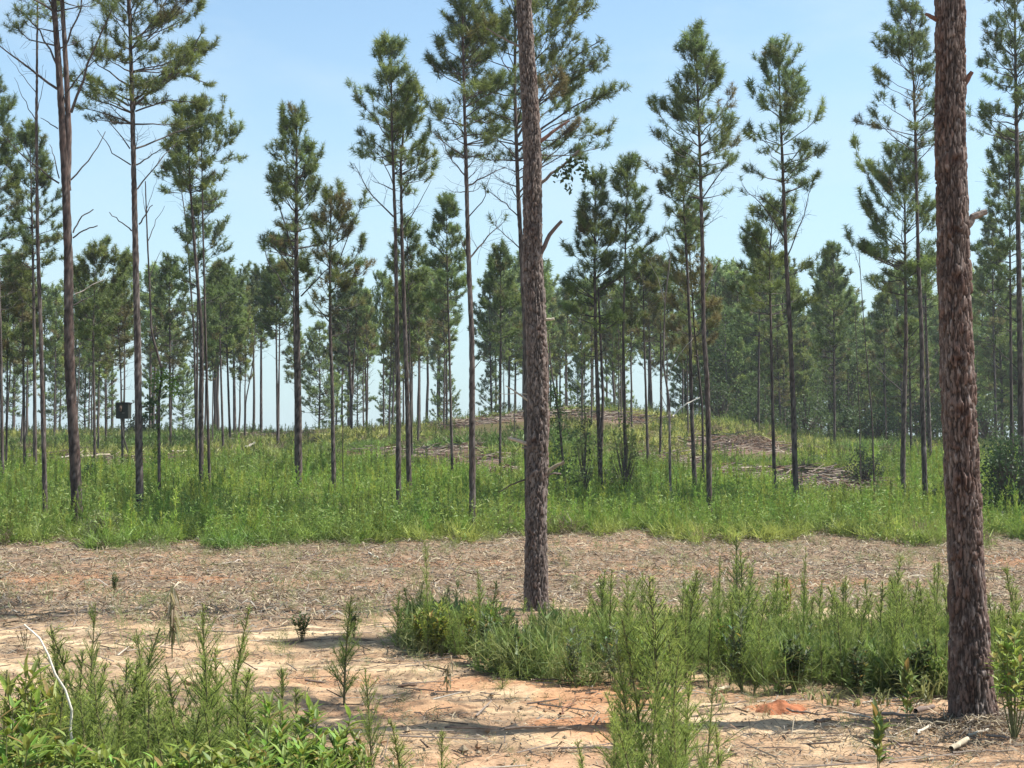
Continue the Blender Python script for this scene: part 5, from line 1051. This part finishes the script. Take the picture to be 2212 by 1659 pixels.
def heap(px, row, w_, h_, n, label, seed):
    g = np.random.default_rng(seed); x, y = hit(px, row); m = MB()
    for k in range(n):
        a = g.uniform(0, 6.28); r = w_ * math.sqrt(g.uniform(0, 1)); b = a + g.normal(0, .7); L = g.uniform(.25, .7); t = np.linspace(0, 1, 4); top = h_ * (1 - (r / w_) ** 2) * g.uniform(.3, 1)
        p = np.stack([r * math.cos(a) + L * np.cos(b) * t, (r * math.sin(a)) * .6 + L * np.sin(b) * t * .6, top + .12 * np.sin(t * 3.0) - top * t ** 2 * .8], -1)
        m.tube(p, [.012, .012, .010, .005], 4, col=np.array([(.15, .075, .045), (.20, .11, .065), (.09, .055, .04), (.26, .18, .11)][int(g.integers(0, 4))]) * g.uniform(.7, 1.2), cap=False)
    o = m.build('dead_bough_heap', M_STRAW); o.location = (x, y, gz(x, y)); tag(o, label, 'brush heap')
heap(1800, 1072, .85, .42, 260, 'rust-brown heap of dead boughs on the right slope left of the thin saplings', 1); heap(1080, 1030, .55, .38, 150, 'rust-brown tangle of dead twigs left of the near middle trunk', 2); heap(800, 925, 2.2, .45, 260, 'dark rusty brush heap along the crest right of the heavy slope pine', 3); heap(1612, 965, 1.2, .5, 160, 'grey-brown brush heap on the green slope right of the tall right-centre pine', 4)
def stick(pts, ra, rb, col, label, lift=.012, d=None, name='fallen_stick', cat='stick', seed=0, rise=0):
    q = []
    for px, row in pts:
        if d is None: x, y = hit(px, row); q.append((x, y, gz(x, y) + lift + ra + rise))
        else: q.append(tuple(P(px, row, d)))
    q = np.array(q); n = 9; s0 = np.concatenate([[0], np.cumsum(np.linalg.norm(np.diff(q, axis=0), axis=1))]); s = np.linspace(0, s0[-1], n); g = np.random.default_rng(seed)
    p = np.stack([np.interp(s, s0, q[:, k]) for k in range(3)], -1); p[1:-1] += g.normal(0, .012, (n - 2, 3)) * min(1, s0[-1])
    o0 = p[0].copy(); m = MB(); m.tube(p - o0, np.linspace(ra, rb, n) * g.uniform(.88, 1.12, n), 8, col=np.array(col) * g.uniform(.8, 1.2, (n, 1)))
    o = m.build(name, M_WOOD, None, True); o.location = tuple(float(v) for v in o0); tag(o, label, cat)
stick([(163, 1662), (160, 1638), (153, 1586), (149, 1540), (148, 1492), (119, 1429), (84, 1380), (52, 1349)], .0075, .004, (.56, .52, .44), 'pale bent stick rising from the weeds at the lower left', d=6.9, name='bent_stick')
STK = [([(2055, 1637), (2090, 1617)], .018, .017, (.34, .29, .21), 'thick pale broken stick on the litter below the near right trunk'), ([(1978, 1551), (2016, 1546)], .020, .016, (.16, .12, .10), 'dark stubby log left of the foot of the near right trunk'), ([(1981, 1598), (2009, 1584)], .010, .008, (.46, .40, .32), 'short pale stick below the young seedling'),
       ([(1821, 1550), (1850, 1556), (1880, 1563)], .009, .006, (.40, .35, .29), 'grey curved stick right of the red clay mound'), ([(1762, 1572), (1793, 1570)], .014, .012, (.14, .11, .09), 'short dark stick below the red clay mound'), ([(2058, 1642), (2120, 1636), (2191, 1632)], .007, .004, (.20, .16, .13), 'long thin twig at the bottom right beside the thick pale stick'),
       ([(1919, 1609), (1950, 1628), (1988, 1637)], .006, .004, (.17, .13, .11), 'thin curved twig left of the thick pale stick'), ([(2090, 1602), (2135, 1594)], .010, .007, (.44, .39, .31), 'pale stick just above the thick one at the bottom right'), ([(1700, 1548), (1760, 1556), (1830, 1552)], .008, .005, (.15, .11, .09), 'dark twig lying in front of the red clay mound'), ([(401, 1487), (418, 1495), (436, 1507)], .016, .008, (.20, .10, .06), 'red-brown bark piece on the sand behind the tall dogfennels at left'),
       ([(272, 1451), (311, 1461)], .008, .006, (.28, .22, .18), 'grey twig behind the lower left thicket'), ([(658, 1482), (700, 1486)], .011, .008, (.14, .10, .08), 'dark stick on the sand left of the lone dogfennel'), ([(797, 1201), (818, 1212)], .016, .010, (.52, .48, .40), 'pale stick on the litter left of the tall dogfennel spire'), ([(727, 1183), (745, 1181)], .018, .014, (.11, .08, .07), 'dark stub at the far edge of the litter'),
       ([(1210, 1556), (1232, 1538), (1252, 1521)], .008, .004, (.16, .085, .055), 'red-brown twig on the orange clay'), ([(1542, 1510), (1574, 1498)], .018, .014, (.46, .38, .27), 'pale log end at the strip front right of the tallest dogfennel'), ([(1150, 1480), (1210, 1474)], .007, .004, (.12, .09, .075), 'dark twig at the front of the strip below the middle trunk'), ([(1000, 1405), (1050, 1428), (1010, 1440)], .006, .004, (.11, .085, .07), 'crooked dark twig at the left tip of the strip'),
       ([(1090, 1590), (1200, 1584)], .009, .006, (.13, .10, .08), 'dark stick in the shaded track at the bottom'), ([(860, 1494), (900, 1491)], .012, .008, (.13, .085, .06), 'dark bark scrap right of the lone dogfennel'), ([(520, 1218), (470, 1224)], .014, .008, (.36, .31, .26), 'pale thin branch on the litter at left'), ([(150, 1214), (215, 1212)], .014, .010, (.40, .34, .27), 'pale stick at the far litter edge on the left'),
       ([(0, 1255), (22, 1240), (40, 1232)], .014, .008, (.14, .11, .09), 'dark branch on the litter at the left edge'), ([(640, 1213), (690, 1200)], .013, .008, (.13, .10, .085), 'dark forked branch lying at the far litter edge'), ([(2130, 1602), (2180, 1610)], .010, .008, (.22, .17, .14), 'brown stick right of the near right trunk'), ([(1905, 1556), (1950, 1562), (1975, 1560)], .012, .009, (.24, .19, .16), 'brown crooked stick behind the young seedling')]
for k, (pts, ra, rb, col, lab) in enumerate(STK): stick(pts, ra, rb, col, lab, seed=k, rise=.015)
LOG = [([(175, 1008), (237, 1002)], .05, .04, (.33, .28, .21), 'long pale log on the slope behind the forked pine'), ([(371, 994), (412, 993)], .04, .03, (.29, .25, .20), 'pale log on the slope right of the vine-wrapped sapling'), ([(767, 932), (806, 927)], .07, .05, (.38, .32, .24), 'pale log on the crest brush right of the heavy slope pine'), ([(980, 904), (1010, 902)], .07, .06, (.36, .31, .24), 'pale log on the mound left of the tall crooked pine'), ([(1118, 905), (1132, 904)], .06, .05, (.34, .30, .24), 'pale log end just left of the near middle trunk'),
       ([(530, 987), (550, 975)], .06, .04, (.30, .27, .23), 'pale slanting branch left of the heavy slope pine'), ([(655, 914), (690, 903)], .04, .02, (.30, .27, .24), 'thin slanting dead branch on the crest right of the heavy slope pine'), ([(1762, 1003), (1785, 1012), (1805, 1022)], .03, .02, (.34, .31, .26), 'pale crooked branch on the right slope before the olive pine'), ([(1570, 1036), (1650, 1042)], .04, .03, (.18, .13, .11), 'dark log in the slash patch right of the tall right-centre pine'), ([(120, 1012), (165, 1000)], .03, .02, (.40, .36, .30), 'pale crooked branch left of the long pale log')]
for k, (pts, ra, rb, col, lab) in enumerate(LOG): stick(pts, ra, rb, col, lab, seed=60 + k, rise=.28, name='fallen_log', cat='log')
# red clay mound thrown up beside the strip
mx_, my_ = hit(1685, 1540); a = np.linspace(0, 6.28, 41)[:-1]; r = np.linspace(0, 1, 14); Rg, Ag = np.meshgrid(r, a, indexing='ij')
xx = Rg * np.cos(Ag) * .20 * (.8 + .5 * fbm(np.cos(Ag) * 2 + 5, np.sin(Ag) * 2 + 5, 204)); yy = Rg * np.sin(Ag) * .12; zz = .05 * (1 - Rg ** 2) * (.6 + .9 * fbm(xx * 9 + 5, yy * 14 + 5, 201)) - .03 * Rg + (fbm(xx * 30, yy * 30, 202) - .5) * .035
m = MB(); i = np.arange(13)[:, None] * 40; j = np.arange(40)[None]; k2 = (j + 1) % 40
m.add(np.stack([xx, yy, zz], -1).reshape(-1, 3), Q=np.stack([i + j, i + 40 + j, i + 40 + k2, i + k2], -1).reshape(-1, 4), col=(np.array([.30, .115, .055])[None] * (0.6 + .8 * fbm(xx * 20, yy * 20, 203)).reshape(-1, 1)))
o = m.build('clay_mound', M_SOIL, None, True); o.location = (mx_, my_, gz(mx_, my_) + .01); tag(o, 'small mound of raw red clay at the front of the weed strip', 'clay mound')
# a pine whose shadow falls across the track, standing beyond the right edge of the picture
rt = put(('crest', 4), 6.6, 14.75, 13.0, 'tall pine out of view beyond the right edge whose shadow crosses the sandy track', 'pines beside the track', 1.0, wide=.6)

# ------------------------------------------------------------------ humid air
def haze(density):
    m = bpy.data.materials.new('humid_air'); m.use_nodes = True; n = m.node_tree; n.nodes.clear()
    o = n.nodes.new('ShaderNodeOutputMaterial'); v = n.nodes.new('ShaderNodeVolumePrincipled')
    v.inputs['Density'].default_value = density; v.inputs['Color'].default_value = (.86, .92, 1.0, 1); v.inputs['Anisotropy'].default_value = 0.3
    n.links.new(v.outputs['Volume'], o.inputs['Volume'])
    b = MB(); X0, X1, Y0, Y1, Z0, Z1 = -2600, 2600, -60, 3100, -14, 22
    vv = [(x, y, z) for z in (Z0, Z1) for y in (Y0, Y1) for x in (X0, X1)]
    b.add(vv, Q=[(0, 2, 3, 1), (4, 5, 7, 6), (0, 1, 5, 4), (2, 6, 7, 3), (0, 4, 6, 2), (1, 3, 7, 5)])
    tag(b.build('haze', m), kind='stuff')
haze(0.00045)
